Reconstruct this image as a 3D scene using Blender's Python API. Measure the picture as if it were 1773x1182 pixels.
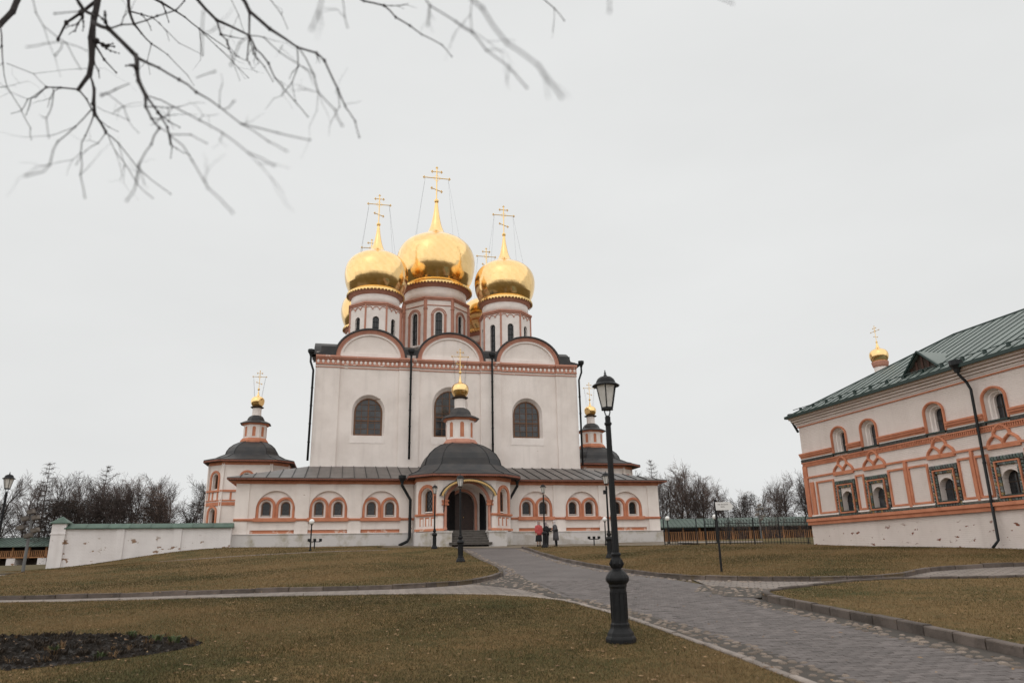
import bpy, bmesh, math, random
import numpy as np
from mathutils import Vector, Matrix
for o in list(bpy.data.objects): bpy.data.objects.remove(o)
SC = bpy.context.scene
COL = SC.collection
R = math.radians
random.seed(7)

# ---------------------------------------------------------------- camera
F_PX, PITCH, ROLL, EYE = 1262.0, 16.7266, -1.0743, (0, 0, 1.6)
cd = bpy.data.cameras.new('camera'); cam = bpy.data.objects.new('camera', cd); COL.objects.link(cam)
cd.sensor_fit = 'HORIZONTAL'; cd.sensor_width = 36; cd.lens = 36 * F_PX / 1773
cd.clip_start = .05; cd.clip_end = 3000
p, r = R(PITCH), R(ROLL)
fw = Vector((0, math.cos(p), math.sin(p))); rt = Vector((1, 0, 0)); up = Vector((0, -math.sin(p), math.cos(p)))
CR = math.cos(r) * rt + math.sin(r) * up; CU = -math.sin(r) * rt + math.cos(r) * up
m = Matrix((CR, CU, -fw)).transposed().to_4x4(); m.translation = EYE
cam.matrix_world = m
cd.dof.use_dof = True; cd.dof.focus_distance = 45; cd.dof.aperture_fstop = 1.8
SC.camera = cam
# ---------------------------------------------------------------- sky, sun, exposure
SUN_EL, SUN_AZ = 48, 205          # azimuth clockwise from +Y: behind the camera, slightly left
W = bpy.data.worlds.new('World'); SC.world = W; W.use_nodes = True
nt = W.node_tree; nt.nodes.clear()
sky = nt.nodes.new('ShaderNodeTexSky'); sky.sky_type = 'NISHITA'; sky.sun_disc = False
sky.sun_elevation = R(SUN_EL); sky.sun_rotation = R(SUN_AZ); sky.air_density = 2; sky.dust_density = 6
hs = nt.nodes.new('ShaderNodeHueSaturation'); hs.inputs['Saturation'].default_value = .06
mx = nt.nodes.new('ShaderNodeMix'); mx.data_type = 'RGBA'; mx.inputs[0].default_value = .9
mx.inputs[7].default_value = (8.3, 8.4, 8.36, 1)          # even overcast layer
tcs = nt.nodes.new('ShaderNodeTexCoord'); nz = nt.nodes.new('ShaderNodeTexNoise'); nz.inputs['Scale'].default_value = 2.2; nz.inputs['Detail'].default_value = 5
mp = nt.nodes.new('ShaderNodeMapping'); mp.inputs['Scale'].default_value = (1, 1, 2.6)
mr = nt.nodes.new('ShaderNodeMapRange'); mr.inputs['To Min'].default_value = .965; mr.inputs['To Max'].default_value = 1.035
mr.inputs['From Min'].default_value = .3; mr.inputs['From Max'].default_value = .7
ml = nt.nodes.new('ShaderNodeVectorMath'); ml.operation = 'SCALE'
bg = nt.nodes.new('ShaderNodeBackground'); bg.inputs['Strength'].default_value = .1
wo = nt.nodes.new('ShaderNodeOutputWorld'); L = nt.links.new
L(sky.outputs[0], hs.inputs['Color']); L(hs.outputs[0], mx.inputs[6]); L(mx.outputs[2], ml.inputs[0])
L(tcs.outputs['Generated'], mp.inputs[0]); L(mp.outputs[0], nz.inputs['Vector']); L(nz.outputs['Fac'], mr.inputs['Value']); L(mr.outputs[0], ml.inputs['Scale'])
L(ml.outputs[0], bg.inputs['Color']); L(bg.outputs[0], wo.inputs[0])
sd = bpy.data.lights.new('sun', 'SUN'); sd.energy = 1.5; sd.angle = R(178); sd.color = (1, .945, .885)
sun = bpy.data.objects.new('sun', sd); COL.objects.link(sun); sun.location = (0, -20, 60)
d = Vector((math.sin(R(SUN_AZ)) * math.cos(R(SUN_EL)), math.cos(R(SUN_AZ)) * math.cos(R(SUN_EL)), math.sin(R(SUN_EL))))
sun.rotation_euler = d.to_track_quat('Z', 'Y').to_euler()
vs = SC.view_settings; vs.view_transform = 'Standard'; vs.look = 'None'; vs.exposure = 0; vs.gamma = 1; vs.use_curve_mapping = False

# ---------------------------------------------------------------- helpers
class B:
    """collects faces of ONE mesh; xf maps local points"""
    def __init__(s, xf=None): s.v = []; s.f = []; s.xf = xf
    def add(s, vs, fs):
        o = len(s.v)
        s.v += [tuple(s.xf(q)) for q in vs] if s.xf else [tuple(q) for q in vs]
        s.f += [tuple(i + o for i in f) for f in fs]; return s
    def box(s, x0, x1, y0, y1, z0, z1):
        return s.add([(x0,y0,z0),(x1,y0,z0),(x1,y1,z0),(x0,y1,z0),(x0,y0,z1),(x1,y0,z1),(x1,y1,z1),(x0,y1,z1)],
                     [(0,3,2,1),(4,5,6,7),(0,1,5,4),(1,2,6,5),(2,3,7,6),(3,0,4,7)])
    def prism(s, poly, y0, y1):           # poly in x,z extruded in y
        n = len(poly)
        return s.add([(x,y0,z) for x,z in poly]+[(x,y1,z) for x,z in poly],
                     [tuple(range(n)), tuple(range(2*n-1,n-1,-1))]+[(i,i+n,(i+1)%n+n,(i+1)%n) for i in range(n)])
    def slab(s, poly, z0, z1):            # poly in x,y
        n = len(poly)
        return s.add([(x,y,z0) for x,y in poly]+[(x,y,z1) for x,y in poly],
                     [tuple(range(n-1,-1,-1)), tuple(range(n,2*n))]+[(i,(i+1)%n,(i+1)%n+n,i+n) for i in range(n)])
    def band(s, inn, out, y0, y1):        # strip between two open paths (x,z), thickness y0..y1
        n = len(inn)
        vs = [(x,y0,z) for x,z in inn]+[(x,y0,z) for x,z in out]+[(x,y1,z) for x,z in inn]+[(x,y1,z) for x,z in out]
        fs = []
        for i in range(n-1):
            fs += [(i,i+1,n+i+1,n+i),(2*n+i,3*n+i,3*n+i+1,2*n+i+1),(i,2*n+i,2*n+i+1,i+1),(n+i,n+i+1,3*n+i+1,3*n+i)]
        fs += [(0,n,3*n,2*n),(n-1,3*n-1,4*n-1,2*n-1)]
        return s.add(vs, fs)
    def rings(s, rs, cap=True):           # loft closed rings
        n = len(rs[0]); vs = [q for r_ in rs for q in r_]; fs = []
        for k in range(len(rs)-1):
            for i in range(n):
                j = (i+1)%n; fs.append((k*n+i,k*n+j,(k+1)*n+j,(k+1)*n+i))
        if cap: fs += [tuple(range(n-1,-1,-1)), tuple(range((len(rs)-1)*n,len(rs)*n))]
        return s.add(vs, fs)
    def lathe(s, prof, n=16, cx=0, cy=0, a0=0, cap=True):
        return s.rings([[(cx+r_*math.cos(a0+2*math.pi*i/n), cy+r_*math.sin(a0+2*math.pi*i/n), z) for i in range(n)] for r_,z in prof], cap)
    def octa(s, prof, cx=0, cy=0, ch=None):   # chamfered square loft: (half, chamfer, z)
        return s.rings([[(cx+x,cy+y,z) for x,y in oct2(h,c)] for h,c,z in prof])
    def tube(s, pts, rad, n=6, cap=True):
        pts = [Vector(q) for q in pts]; k = len(pts); rs = []
        if not hasattr(rad,'__len__'): rad = [rad]*k
        for i,q in enumerate(pts):
            t = (pts[min(i+1,k-1)]-pts[max(i-1,0)]).normalized()
            a = t.orthogonal().normalized() if i == 0 else (a - t*a.dot(t)).normalized()
            b_ = t.cross(a)
            rs.append([tuple(q+(a*math.cos(2*math.pi*j/n)+b_*math.sin(2*math.pi*j/n))*rad[i]) for j in range(n)])
        return s.rings(rs, cap)
    def ball(s, c, r_, n=8, m_=5, sq=1):
        return s.lathe([(max(r_*math.sin(math.pi*k/m_),r_*.04), c[2]-r_*sq*math.cos(math.pi*k/m_)) for k in range(m_+1)], n, c[0], c[1])

def oct2(h, c):
    return [(h-c,-h),(h,-h+c),(h,h-c),(h-c,h),(-h+c,h),(-h,h-c),(-h,-h+c),(-h+c,-h)]
def arc(cx, zs, rx, rz=None, n=14, a0=180, a1=0):
    rz = rz or rx
    return [(cx+rx*math.cos(R(a0+(a1-a0)*i/n)), zs+rz*math.sin(R(a0+(a1-a0)*i/n))) for i in range(n+1)]
def archpath(cx, zb, zs, r_, rz=None, n=14):
    return [(cx-r_,zb)]+arc(cx,zs,r_,rz,n)+[(cx+r_,zb)]

def mesh_of(name, b, smooth=False):
    me = bpy.data.meshes.new(name); me.from_pydata(b.v, [], b.f)
    bm = bmesh.new(); bm.from_mesh(me); bmesh.ops.recalc_face_normals(bm, faces=bm.faces); bm.to_mesh(me); bm.free()
    if smooth: me.polygons.foreach_set('use_smooth', [True]*len(me.polygons))
    me.update(); return me
def link(o, parent=None):
    COL.objects.link(o)
    if parent is not None:
        o.parent = parent
        if 'zb' in ZB.get(parent.name, {}): o.matrix_parent_inverse = Matrix.Translation((0,0,-ZB[parent.name]['zb']))
    return o
ZB = {}
def ob(name, b, mat_, parent=None, loc=None, rz=0, smooth=False, kind=None, mesh=None, label=None):
    me = mesh or mesh_of(name, b, smooth)
    if mat_ is not None and not me.materials: me.materials.append(mat_)
    o = bpy.data.objects.new(name, me); link(o, parent)
    if loc: o.location = loc
    if rz: o.rotation_euler[2] = rz
    if kind: o['kind'] = kind
    if label: o['label'] = label
    return o
def tag(o, label, cat, group=None):
    o['label'] = label; o['category'] = cat
    if group: o['group'] = group
    return o
def thing(name, label, cat, loc, rz=0, group=None, absz=False):
    o = bpy.data.objects.new(name, None); COL.objects.link(o); o.empty_display_size = .3
    o.location = loc; o.rotation_euler[2] = rz
    if absz: ZB[o.name] = {'zb': loc[2]}      # children are written in absolute heights
    return tag(o, label, cat, group)
def dup(root, loc, rz=0, label=None, scale=None):
    c = root.copy(); COL.objects.link(c); c.location = loc; c.rotation_euler[2] = rz
    if scale: c.scale = scale if hasattr(scale,'__len__') else (scale,)*3
    if label: c['label'] = label
    def rec(src, dst):
        for ch in src.children:
            k = ch.copy(); COL.objects.link(k); k.parent = dst; k.matrix_parent_inverse = ch.matrix_parent_inverse.copy(); rec(ch, k)
    rec(root, c); return c
ORD = ['first','second','third','fourth','fifth','sixth','seventh','eighth','ninth','tenth','eleventh','twelfth','thirteenth','fourteenth','fifteenth','sixteenth','seventeenth','eighteenth','nineteenth','twentieth','twenty-first','twenty-second','twenty-third','twenty-fourth','twenty-fifth','twenty-sixth','twenty-seventh','twenty-eighth','twenty-ninth','thirtieth','thirty-first','thirty-second','thirty-third','thirty-fourth','thirty-fifth','thirty-sixth','thirty-seventh','thirty-eighth']

# ---------------------------------------------------------------- materials
def mat(name, col, rough=.75, metal=0, col2=None, scale=1.5, lo=.4, hi=.65, bump=0, bscale=40, rand=0, spec=.35, bdist=.02, extra=None):
    m_ = bpy.data.materials.new(name); m_.use_nodes = True; t = m_.node_tree; N = t.nodes; L = t.links.new
    P = N['Principled BSDF']; P.inputs['Roughness'].default_value = rough; P.inputs['Metallic'].default_value = metal; P.inputs['Specular IOR Level'].default_value = spec
    tc = N.new('ShaderNodeTexCoord'); cur = None
    rgb = N.new('ShaderNodeRGB'); rgb.outputs[0].default_value = (*col, 1); cur = rgb.outputs[0]
    if col2:
        n_ = N.new('ShaderNodeTexNoise'); n_.inputs['Scale'].default_value = scale; n_.inputs['Detail'].default_value = 8; n_.inputs['Roughness'].default_value = .62
        L(tc.outputs['Object'], n_.inputs['Vector'])
        mr_ = N.new('ShaderNodeMapRange'); mr_.inputs['From Min'].default_value = lo; mr_.inputs['From Max'].default_value = hi; L(n_.outputs['Fac'], mr_.inputs['Value'])
        x = N.new('ShaderNodeMix'); x.data_type = 'RGBA'; x.inputs[7].default_value = (*col2, 1); L(mr_.outputs[0], x.inputs[0]); L(cur, x.inputs[6]); cur = x.outputs[2]
    if rand:
        oi = N.new('ShaderNodeObjectInfo'); mr_ = N.new('ShaderNodeMapRange'); mr_.inputs['To Min'].default_value = 1-rand; mr_.inputs['To Max'].default_value = 1+rand
        L(oi.outputs['Random'], mr_.inputs['Value']); sc = N.new('ShaderNodeVectorMath'); sc.operation = 'SCALE'; L(cur, sc.inputs[0]); L(mr_.outputs[0], sc.inputs['Scale']); cur = sc.outputs[0]
    hgt = None
    if bump:
        n_ = N.new('ShaderNodeTexNoise'); n_.inputs['Scale'].default_value = bscale; n_.inputs['Detail'].default_value = 5; L(tc.outputs['Object'], n_.inputs['Vector']); hgt = n_.outputs['Fac']
    if extra: cur, hgt = extra(t, tc, cur, hgt)
    if hgt is not None:
        bp = N.new('ShaderNodeBump'); bp.inputs['Strength'].default_value = bump or .3; bp.inputs['Distance'].default_value = bdist; L(hgt, bp.inputs['Height']); L(bp.outputs[0], P.inputs['Normal'])
    L(cur, P.inputs['Base Color']); return m_

def brickwork(bw=.27, bh=.085, wear=0, zlo=0, zhi=4, wcol=(.22,.085,.05), thr=.64, wscale=1.1, mortar=.012, stain=None):
    """brick courses under whitewash, with flaked patches of bare brick between two heights"""
    def f(t, tc, cur, hgt):
        N = t.nodes; L = t.links.new
        sp = N.new('ShaderNodeSeparateXYZ'); L(tc.outputs['Object'], sp.inputs[0])
        ad = N.new('ShaderNodeMath'); L(sp.outputs[0], ad.inputs[0]); L(sp.outputs[1], ad.inputs[1])
        cb = N.new('ShaderNodeCombineXYZ'); L(ad.outputs[0], cb.inputs[0]); L(sp.outputs[2], cb.inputs[1])
        bt = N.new('ShaderNodeTexBrick'); L(cb.outputs[0], bt.inputs['Vector']); bt.inputs['Scale'].default_value = 1
        bt.inputs['Brick Width'].default_value = bw; bt.inputs['Row Height'].default_value = bh; bt.inputs['Mortar Size'].default_value = mortar
        bt.inputs['Mortar Smooth'].default_value = .6
        bt.inputs['Color1'].default_value = (1,1,1,1); bt.inputs['Color2'].default_value = (.8,.8,.8,1); bt.inputs['Mortar'].default_value = (0,0,0,1)
        rgb2 = N.new('ShaderNodeRGBToBW'); L(bt.outputs['Color'], rgb2.inputs[0])
        if hgt is not None:
            m1 = N.new('ShaderNodeMath'); m1.operation = 'MULTIPLY_ADD'; m1.inputs[1].default_value = .8; L(hgt, m1.inputs[0]); L(rgb2.outputs[0], m1.inputs[2]); hgt = m1.outputs[0]
        else: hgt = rgb2.outputs[0]
        # streaks of grime that run down
        mp_ = N.new('ShaderNodeMapping'); mp_.inputs['Scale'].default_value = (2.4,.22,1); L(cb.outputs[0], mp_.inputs[0])
        ns = N.new('ShaderNodeTexNoise'); ns.inputs['Scale'].default_value = 1; ns.inputs['Detail'].default_value = 6; L(mp_.outputs[0], ns.inputs['Vector'])
        mr_ = N.new('ShaderNodeMapRange'); mr_.inputs['From Min'].default_value = .52; mr_.inputs['From Max'].default_value = .8; mr_.inputs['To Max'].default_value = .28; L(ns.outputs['Fac'], mr_.inputs['Value'])
        x = N.new('ShaderNodeMix'); x.data_type = 'RGBA'; x.inputs[7].default_value = (*(stain or (.47,.42,.39)),1); L(mr_.outputs[0], x.inputs[0]); L(cur, x.inputs[6]); cur = x.outputs[2]
        if wear:
            mp2 = N.new('ShaderNodeMapping'); mp2.inputs['Scale'].default_value = (1,1.8,1); L(cb.outputs[0], mp2.inputs[0])
            n2 = N.new('ShaderNodeTexNoise'); n2.inputs['Scale'].default_value = wscale; n2.inputs['Detail'].default_value = 7; n2.inputs['Roughness'].default_value = .6; L(mp2.outputs[0], n2.inputs['Vector'])
            a = N.new('ShaderNodeMapRange'); a.inputs['From Min'].default_value = thr; a.inputs['From Max'].default_value = thr+.015; L(n2.outputs['Fac'], a.inputs['Value'])
            b1 = N.new('ShaderNodeMapRange'); b1.inputs['From Min'].default_value = zhi; b1.inputs['From Max'].default_value = zhi-.4; L(sp.outputs[2], b1.inputs['Value'])
            b2 = N.new('ShaderNodeMapRange'); b2.inputs['From Min'].default_value = zlo; b2.inputs['From Max'].default_value = zlo+.2; L(sp.outputs[2], b2.inputs['Value'])
            q = N.new('ShaderNodeMath'); q.operation = 'MULTIPLY'; L(a.outputs[0], q.inputs[0]); L(b1.outputs[0], q.inputs[1])
            q2 = N.new('ShaderNodeMath'); q2.operation = 'MULTIPLY'; L(q.outputs[0], q2.inputs[0]); L(b2.outputs[0], q2.inputs[1])
            x = N.new('ShaderNodeMix'); x.data_type = 'RGBA'; x.inputs[7].default_value = (*wcol,1); L(q2.outputs[0], x.inputs[0]); L(cur, x.inputs[6]); cur = x.outputs[2]
            h2 = N.new('ShaderNodeMath'); h2.operation = 'MULTIPLY_ADD'; h2.inputs[1].default_value = -1.5; L(q2.outputs[0], h2.inputs[0]); L(hgt, h2.inputs[2]); hgt = h2.outputs[0]
        return cur, hgt
    return f
WHITE = (.82,.745,.70); WHITE2 = (.72,.645,.60)
M_wall = mat('whitewash', WHITE, .9, col2=WHITE2, scale=.5, bump=.35, bscale=14, extra=brickwork(wear=1, zlo=-9, zhi=99, thr=.70, wscale=1.2, wcol=(.33,.2,.15)))
M_wallw = mat('whitewash worn', WHITE, .9, col2=WHITE2, scale=.6, bump=.35, bscale=14, extra=brickwork(wear=1, zlo=-9, zhi=3.9, thr=.625, wscale=1.6))
M_bwall = mat('boundary whitewash', (.74,.70,.69), .9, col2=(.66,.62,.61), scale=.6, bump=.5, bscale=9, extra=brickwork(wear=1, zlo=-9, zhi=3.7, thr=.615, wscale=1.1, wcol=(.27,.17,.11)))
M_smooth = mat('white plaster', (.82,.75,.71), .9, col2=(.73,.66,.62), scale=1.2, bump=.25, bscale=30)
M_plinth = mat('grey plinth render', (.56,.53,.515), .9, col2=(.30,.26,.18), scale=1.0, lo=.5, hi=.72, bump=.4, bscale=12)
M_red = mat('terracotta paint', (.55,.225,.13), .85, col2=(.44,.165,.092), scale=2, bump=.3, bscale=25)
M_redw = mat('terracotta paint flaking', (.55,.225,.13), .85, col2=(.66,.48,.40), scale=2.4, lo=.56, hi=.6, bump=.3, bscale=25)
M_pink = mat('faded pink paint', (.51,.25,.18), .85, col2=(.43,.20,.145), scale=2, bump=.3, bscale=25)
M_pinkw = mat('faded pink paint flaking', (.51,.25,.18), .85, col2=(.66,.54,.48), scale=1.6, lo=.6, hi=.64, bump=.3, bscale=25)
M_roof = mat('dark sheet metal', (.03,.03,.032), .5, metal=.0, col2=(.05,.045,.043), scale=1.2, bump=.2, bscale=3, spec=.32, rand=.15)
M_roof2 = mat('weathered sheet metal', (.115,.10,.092), .45, col2=(.07,.06,.055), scale=.9, bump=.2, bscale=2.5, spec=.5, rand=.2)
M_dark = mat('black pipe paint', (.012,.0135,.015), .5, spec=.25)
M_green = mat('green sheet metal', (.155,.185,.168), .45, col2=(.125,.152,.138), scale=1.3, bump=.12, bscale=2, spec=.45, rand=.12)
M_green2 = mat('green capping', (.075,.125,.095), .5, col2=(.05,.085,.065), scale=2, bump=.15, bscale=6, rand=.12)
M_dkgreen = mat('dark green gutter', (.012,.03,.026), .4)
M_gold = mat('gilded copper', (.87,.61,.29), .15, metal=1, col2=(.83,.56,.25), scale=1.5, bump=.1, bscale=1.6, rand=.06, bdist=.05)
M_gold2 = mat('gilding', (.86,.60,.26), .26, metal=1)
M_glass = mat('dark window glass', (.022,.023,.026), .16, spec=.5, col2=(.05,.05,.054), scale=3, rand=.5)
M_wood = mat('brown window wood', (.16,.075,.035), .6, col2=(.11,.05,.025), scale=8)
M_wood2 = mat('larch railing wood', (.33,.16,.065), .65, col2=(.22,.10,.045), scale=5, rand=.25)
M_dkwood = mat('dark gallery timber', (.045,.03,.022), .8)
M_door = mat('oak door', (.045,.022,.016), .5, col2=(.03,.015,.011), scale=6, bump=.3, bscale=20)
M_iron = mat('cast iron black', (.0075,.008,.009), .52, col2=(.013,.013,.014), scale=6, bump=.25, bscale=60, spec=.22, bdist=.004)
M_lampglass = mat('frosted lamp glass', (.62,.60,.57), .3, col2=(.5,.48,.45), scale=5)
M_globe = mat('white globe', (.8,.8,.78), .25)
M_step = mat('worn step stone', (.24,.215,.195), .8, col2=(.11,.10,.09), scale=3, bump=.4, bscale=20)
M_kerb = mat('kerb stone', (.125,.10,.086), .85, col2=(.07,.056,.047), scale=2.2, bump=.5, bscale=30, rand=.22)
M_kerbl = mat('pale kerb stone', (.30,.255,.225), .85, col2=(.2,.17,.15), scale=3, bump=.4, bscale=30, rand=.15)
M_cob = mat('cobble', (.235,.19,.155), .85, col2=(.14,.11,.09), scale=6, bump=.5, bscale=25, rand=.35)
M_pav = mat('grey paver', (.135,.117,.112), .8, col2=(.098,.085,.08), scale=5, bump=.35, bscale=60, rand=.22, bdist=.004)
M_earth = mat('earth', (.10,.075,.05), .95, col2=(.16,.125,.09), scale=1.5, bump=.6, bscale=12)
M_soil = mat('dark soil', (.012,.0095,.0075), .95, col2=(.024,.018,.014), scale=4, bump=1, bscale=14, bdist=.06)
M_bark = mat('bark', (.07,.055,.05), .9, col2=(.045,.036,.033), scale=4)
M_twig = mat('twigs', (.10,.076,.068), .9, col2=(.075,.056,.05), scale=1.5, rand=.2)
M_twig2 = mat('budding twigs', (.15,.10,.078), .9, col2=(.11,.075,.06), scale=1.5, rand=.2)
M_everg = mat('dark evergreen', (.05,.037,.031), .9, col2=(.035,.026,.022), scale=1.2, rand=.25)
M_branch = mat('near bark', (.02,.016,.016), .9, col2=(.034,.027,.027), scale=20)

def pave(bw, bh, rot, c1, c2, mort, mort_size=.01):
    def f(t, tc, cur, hgt):
        N = t.nodes; L = t.links.new
        mp_ = N.new('ShaderNodeMapping'); mp_.inputs['Rotation'].default_value[2] = rot; L(tc.outputs['Object'], mp_.inputs[0])
        bt = N.new('ShaderNodeTexBrick'); L(mp_.outputs[0], bt.inputs['Vector']); bt.inputs['Scale'].default_value = 1
        bt.inputs['Brick Width'].default_value = bw; bt.inputs['Row Height'].default_value = bh; bt.inputs['Mortar Size'].default_value = mort_size
        bt.inputs['Color1'].default_value = (*c1,1); bt.inputs['Color2'].default_value = (*c2,1); bt.inputs['Mortar'].default_value = (*mort,1)
        n_ = N.new('ShaderNodeTexNoise'); n_.inputs['Scale'].default_value = .7; n_.inputs['Detail'].default_value = 6; L(tc.outputs['Object'], n_.inputs['Vector'])
        mr_ = N.new('ShaderNodeMapRange'); mr_.inputs['From Min'].default_value = .3; mr_.inputs['From Max'].default_value = .7; mr_.inputs['To Min'].default_value = .8; mr_.inputs['To Max'].default_value = 1.15; L(n_.outputs['Fac'], mr_.inputs['Value'])
        sc = N.new('ShaderNodeVectorMath'); sc.operation = 'SCALE'; L(bt.outputs['Color'], sc.inputs[0]); L(mr_.outputs[0], sc.inputs['Scale'])
        return sc.outputs[0], bt.outputs['Fac']
    return f
PATH_ROT = math.atan2(.14, .99)
M_path = mat('brick paving', (.1,.1,.1), .8, extra=pave(.2,.1,-PATH_ROT,(.15,.131,.126),(.118,.103,.099),(.08,.068,.062)), bump=0)
M_path2 = mat('pale paving', (.1,.1,.1), .8, extra=pave(.3,.3,.3,(.245,.208,.182),(.195,.165,.145),(.12,.10,.085),.02), bump=0)
M_joint = mat('sandy joints', (.075,.064,.055), .95, col2=(.055,.047,.04), scale=3)

def lawn_colour():
    def f(t, tc, cur, hgt):
        N = t.nodes; L = t.links.new
        def nz_(s, d_=6, off=0):
            mp_ = N.new('ShaderNodeMapping'); mp_.inputs['Location'].default_value = (off,off,0); L(tc.outputs['Object'], mp_.inputs[0])
            n_ = N.new('ShaderNodeTexNoise'); n_.inputs['Scale'].default_value = s; n_.inputs['Detail'].default_value = d_; n_.inputs['Roughness'].default_value = .65; L(mp_.outputs[0], n_.inputs['Vector']); return n_.outputs['Fac']
        def mixc(fac, a, col, lo, hi):
            mr_ = N.new('ShaderNodeMapRange'); mr_.inputs['From Min'].default_value = lo; mr_.inputs['From Max'].default_value = hi; L(fac, mr_.inputs['Value'])
            x = N.new('ShaderNodeMix'); x.data_type = 'RGBA'; x.inputs[7].default_value = (*col,1); L(mr_.outputs[0], x.inputs[0]); L(a, x.inputs[6]); return x.outputs[2]
        c_ = mixc(nz_(.3), cur, (.062,.06,.022), .46, .62)
        c_ = mixc(nz_(.8,5,9), c_, (.18,.115,.05), .48, .66)
        c_ = mixc(nz_(7,4,3), c_, (.045,.042,.018), .5, .75)
        c_ = mixc(nz_(60,3,5), c_, (.17,.12,.06), .55, .8)
        return c_, nz_(45,4,1)
    return f
M_lawn = mat('spring lawn', (.12,.083,.036), .95, extra=lawn_colour(), bump=0, spec=.1, bdist=.03)
M_hill = mat('far ground', (.09,.075,.04), .95, col2=(.12,.09,.05), scale=.2, spec=.1)
# ================================================================ terrain
CTL = [(-19.39,51.41,2.9,3),(-21.87,50.83,2.74,2.5),(-24.35,50.25,2.5,2),(-25.62,49.95,2.18,2),(-27.1,49.6,1.86,2),(-29.16,49.12,1.47,2.5),(-31,48,1.35,4),
       (11.31,58.59,2.69,5),(-3.36,52.08,2.66,5),(-11.72,52.69,2.8,5),(3.86,56.34,2.68,5),(16.92,43,2.09,5),(20.4,30.6,1.64,5),(22,22,1.2,5),
       (-18,26,.93,5),(-34,40,1.25,6),(-60,95,2.0,14),(-45,70,1.6,14),(25,95,3.15,14),(38,95,3.1,14),(20,70,2.85,14),(-2.45,33.7,1.47,5)]
def tb(y):
    yb = np.clip(y, -5, 58); return .04*yb + .00018*yb*np.abs(yb)
def gz(x, y):
    x = np.asarray(x, float); y = np.asarray(y, float); num = 0; den = .25
    for a, b, z, s in CTL:
        w = np.exp(-((x-a)**2+(y-b)**2)/(2*s*s)); num = num + w*(z-tb(b)); den = den + w
    return tb(y) + num/den
def g(x, y): return float(gz(x, y))

def axis(lo, hi, flo, fhi, fine, far):
    a = [flo]; s = fine
    while a[-1] < fhi: a.append(a[-1]+fine)
    s = fine; b = []
    q = flo
    while q > lo: s *= 1.25; q -= s; b.append(q)
    s = fine; q = a[-1]
    while q < hi: s *= 1.25; q += s; a.append(q)
    return np.array(b[::-1]+a)
xs = axis(-700, 700, -40, 40, 1., 0); ys = axis(-900, 900, -5, 70, 1., 0)
X, Y = np.meshgrid(xs, ys); Z = gz(X, Y) - .03
b = B(); b.v = list(zip(X.ravel().tolist(), Y.ravel().tolist(), Z.ravel().tolist())); nx = len(xs)
b.f = [(j*nx+i, j*nx+i+1, (j+1)*nx+i+1, (j+1)*nx+i) for j in range(len(ys)-1) for i in range(nx-1)]
ob('ground', b, M_hill, kind='structure', smooth=True)

def smooth_line(pts, n=6):
    """Catmull-Rom through points"""
    P = [Vector((*q,0)) for q in pts]; out = []
    for i in range(len(P)-1):
        a, b_, c, d_ = P[max(i-1,0)], P[i], P[i+1], P[min(i+2,len(P)-1)]
        for k in range(n):
            t = k/n
            q = .5*((2*b_)+(c-a)*t+(2*a-5*b_+4*c-d_)*t*t+(3*b_-a-3*c+d_)*t**3); out.append((q.x,q.y))
    out.append(tuple(pts[-1])); return out
def sheet(name, poly, mat_, dz, step=1.0, kind='structure', noisy=0):
    bm = bmesh.new(); f = bm.faces.new([bm.verts.new((x,y,0)) for x,y in poly])
    x0,x1 = min(q[0] for q in poly), max(q[0] for q in poly); y0,y1 = min(q[1] for q in poly), max(q[1] for q in poly)
    bmesh.ops.triangulate(bm, faces=bm.faces[:])
    k = x0+step
    while k < x1: bmesh.ops.bisect_plane(bm, geom=bm.verts[:]+bm.edges[:]+bm.faces[:], plane_co=(k,0,0), plane_no=(1,0,0)); k += step
    k = y0+step
    while k < y1: bmesh.ops.bisect_plane(bm, geom=bm.verts[:]+bm.edges[:]+bm.faces[:], plane_co=(0,k,0), plane_no=(0,1,0)); k += step
    co = np.array([v.co[:] for v in bm.verts]); zz = gz(co[:,0], co[:,1]) + dz
    for v, z in zip(bm.verts, zz): v.co.z = z
    bmesh.ops.recalc_face_normals(bm, faces=bm.faces)
    if sum(f_.normal.z for f_ in bm.faces) < 0: bmesh.ops.reverse_faces(bm, faces=bm.faces)
    me = bpy.data.meshes.new(name); bm.to_mesh(me); bm.free(); me.materials.append(mat_)
    o = bpy.data.objects.new(name, me); COL.objects.link(o); o['kind'] = kind; return o
def inside(poly, x, y):
    c = False; n = len(poly); j = n-1
    for i in range(n):
        xi, yi = poly[i]; xj, yj = poly[j]
        if (yi > y) != (yj > y) and x < (xj-xi)*(y-yi)/(yj-yi)+xi: c = not c
        j = i
    return c
def inside_np(poly, x, y):
    c = np.zeros(len(x), bool); n = len(poly); j = n-1
    for i in range(n):
        xi, yi = poly[i]; xj, yj = poly[j]
        if yi != yj: c ^= ((yi > y) != (yj > y)) & (x < (xj-xi)*(y-yi)/(yj-yi)+xi)
        j = i
    return c
def offset_line(pts, d):
    out = []
    for i,q in enumerate(pts):
        a = Vector(pts[max(i-1,0)]); c = Vector(pts[min(i+1,len(pts)-1)]); t = (c-a).normalized(); out.append((q[0]-t.y*d, q[1]+t.x*d))
    return out
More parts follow.
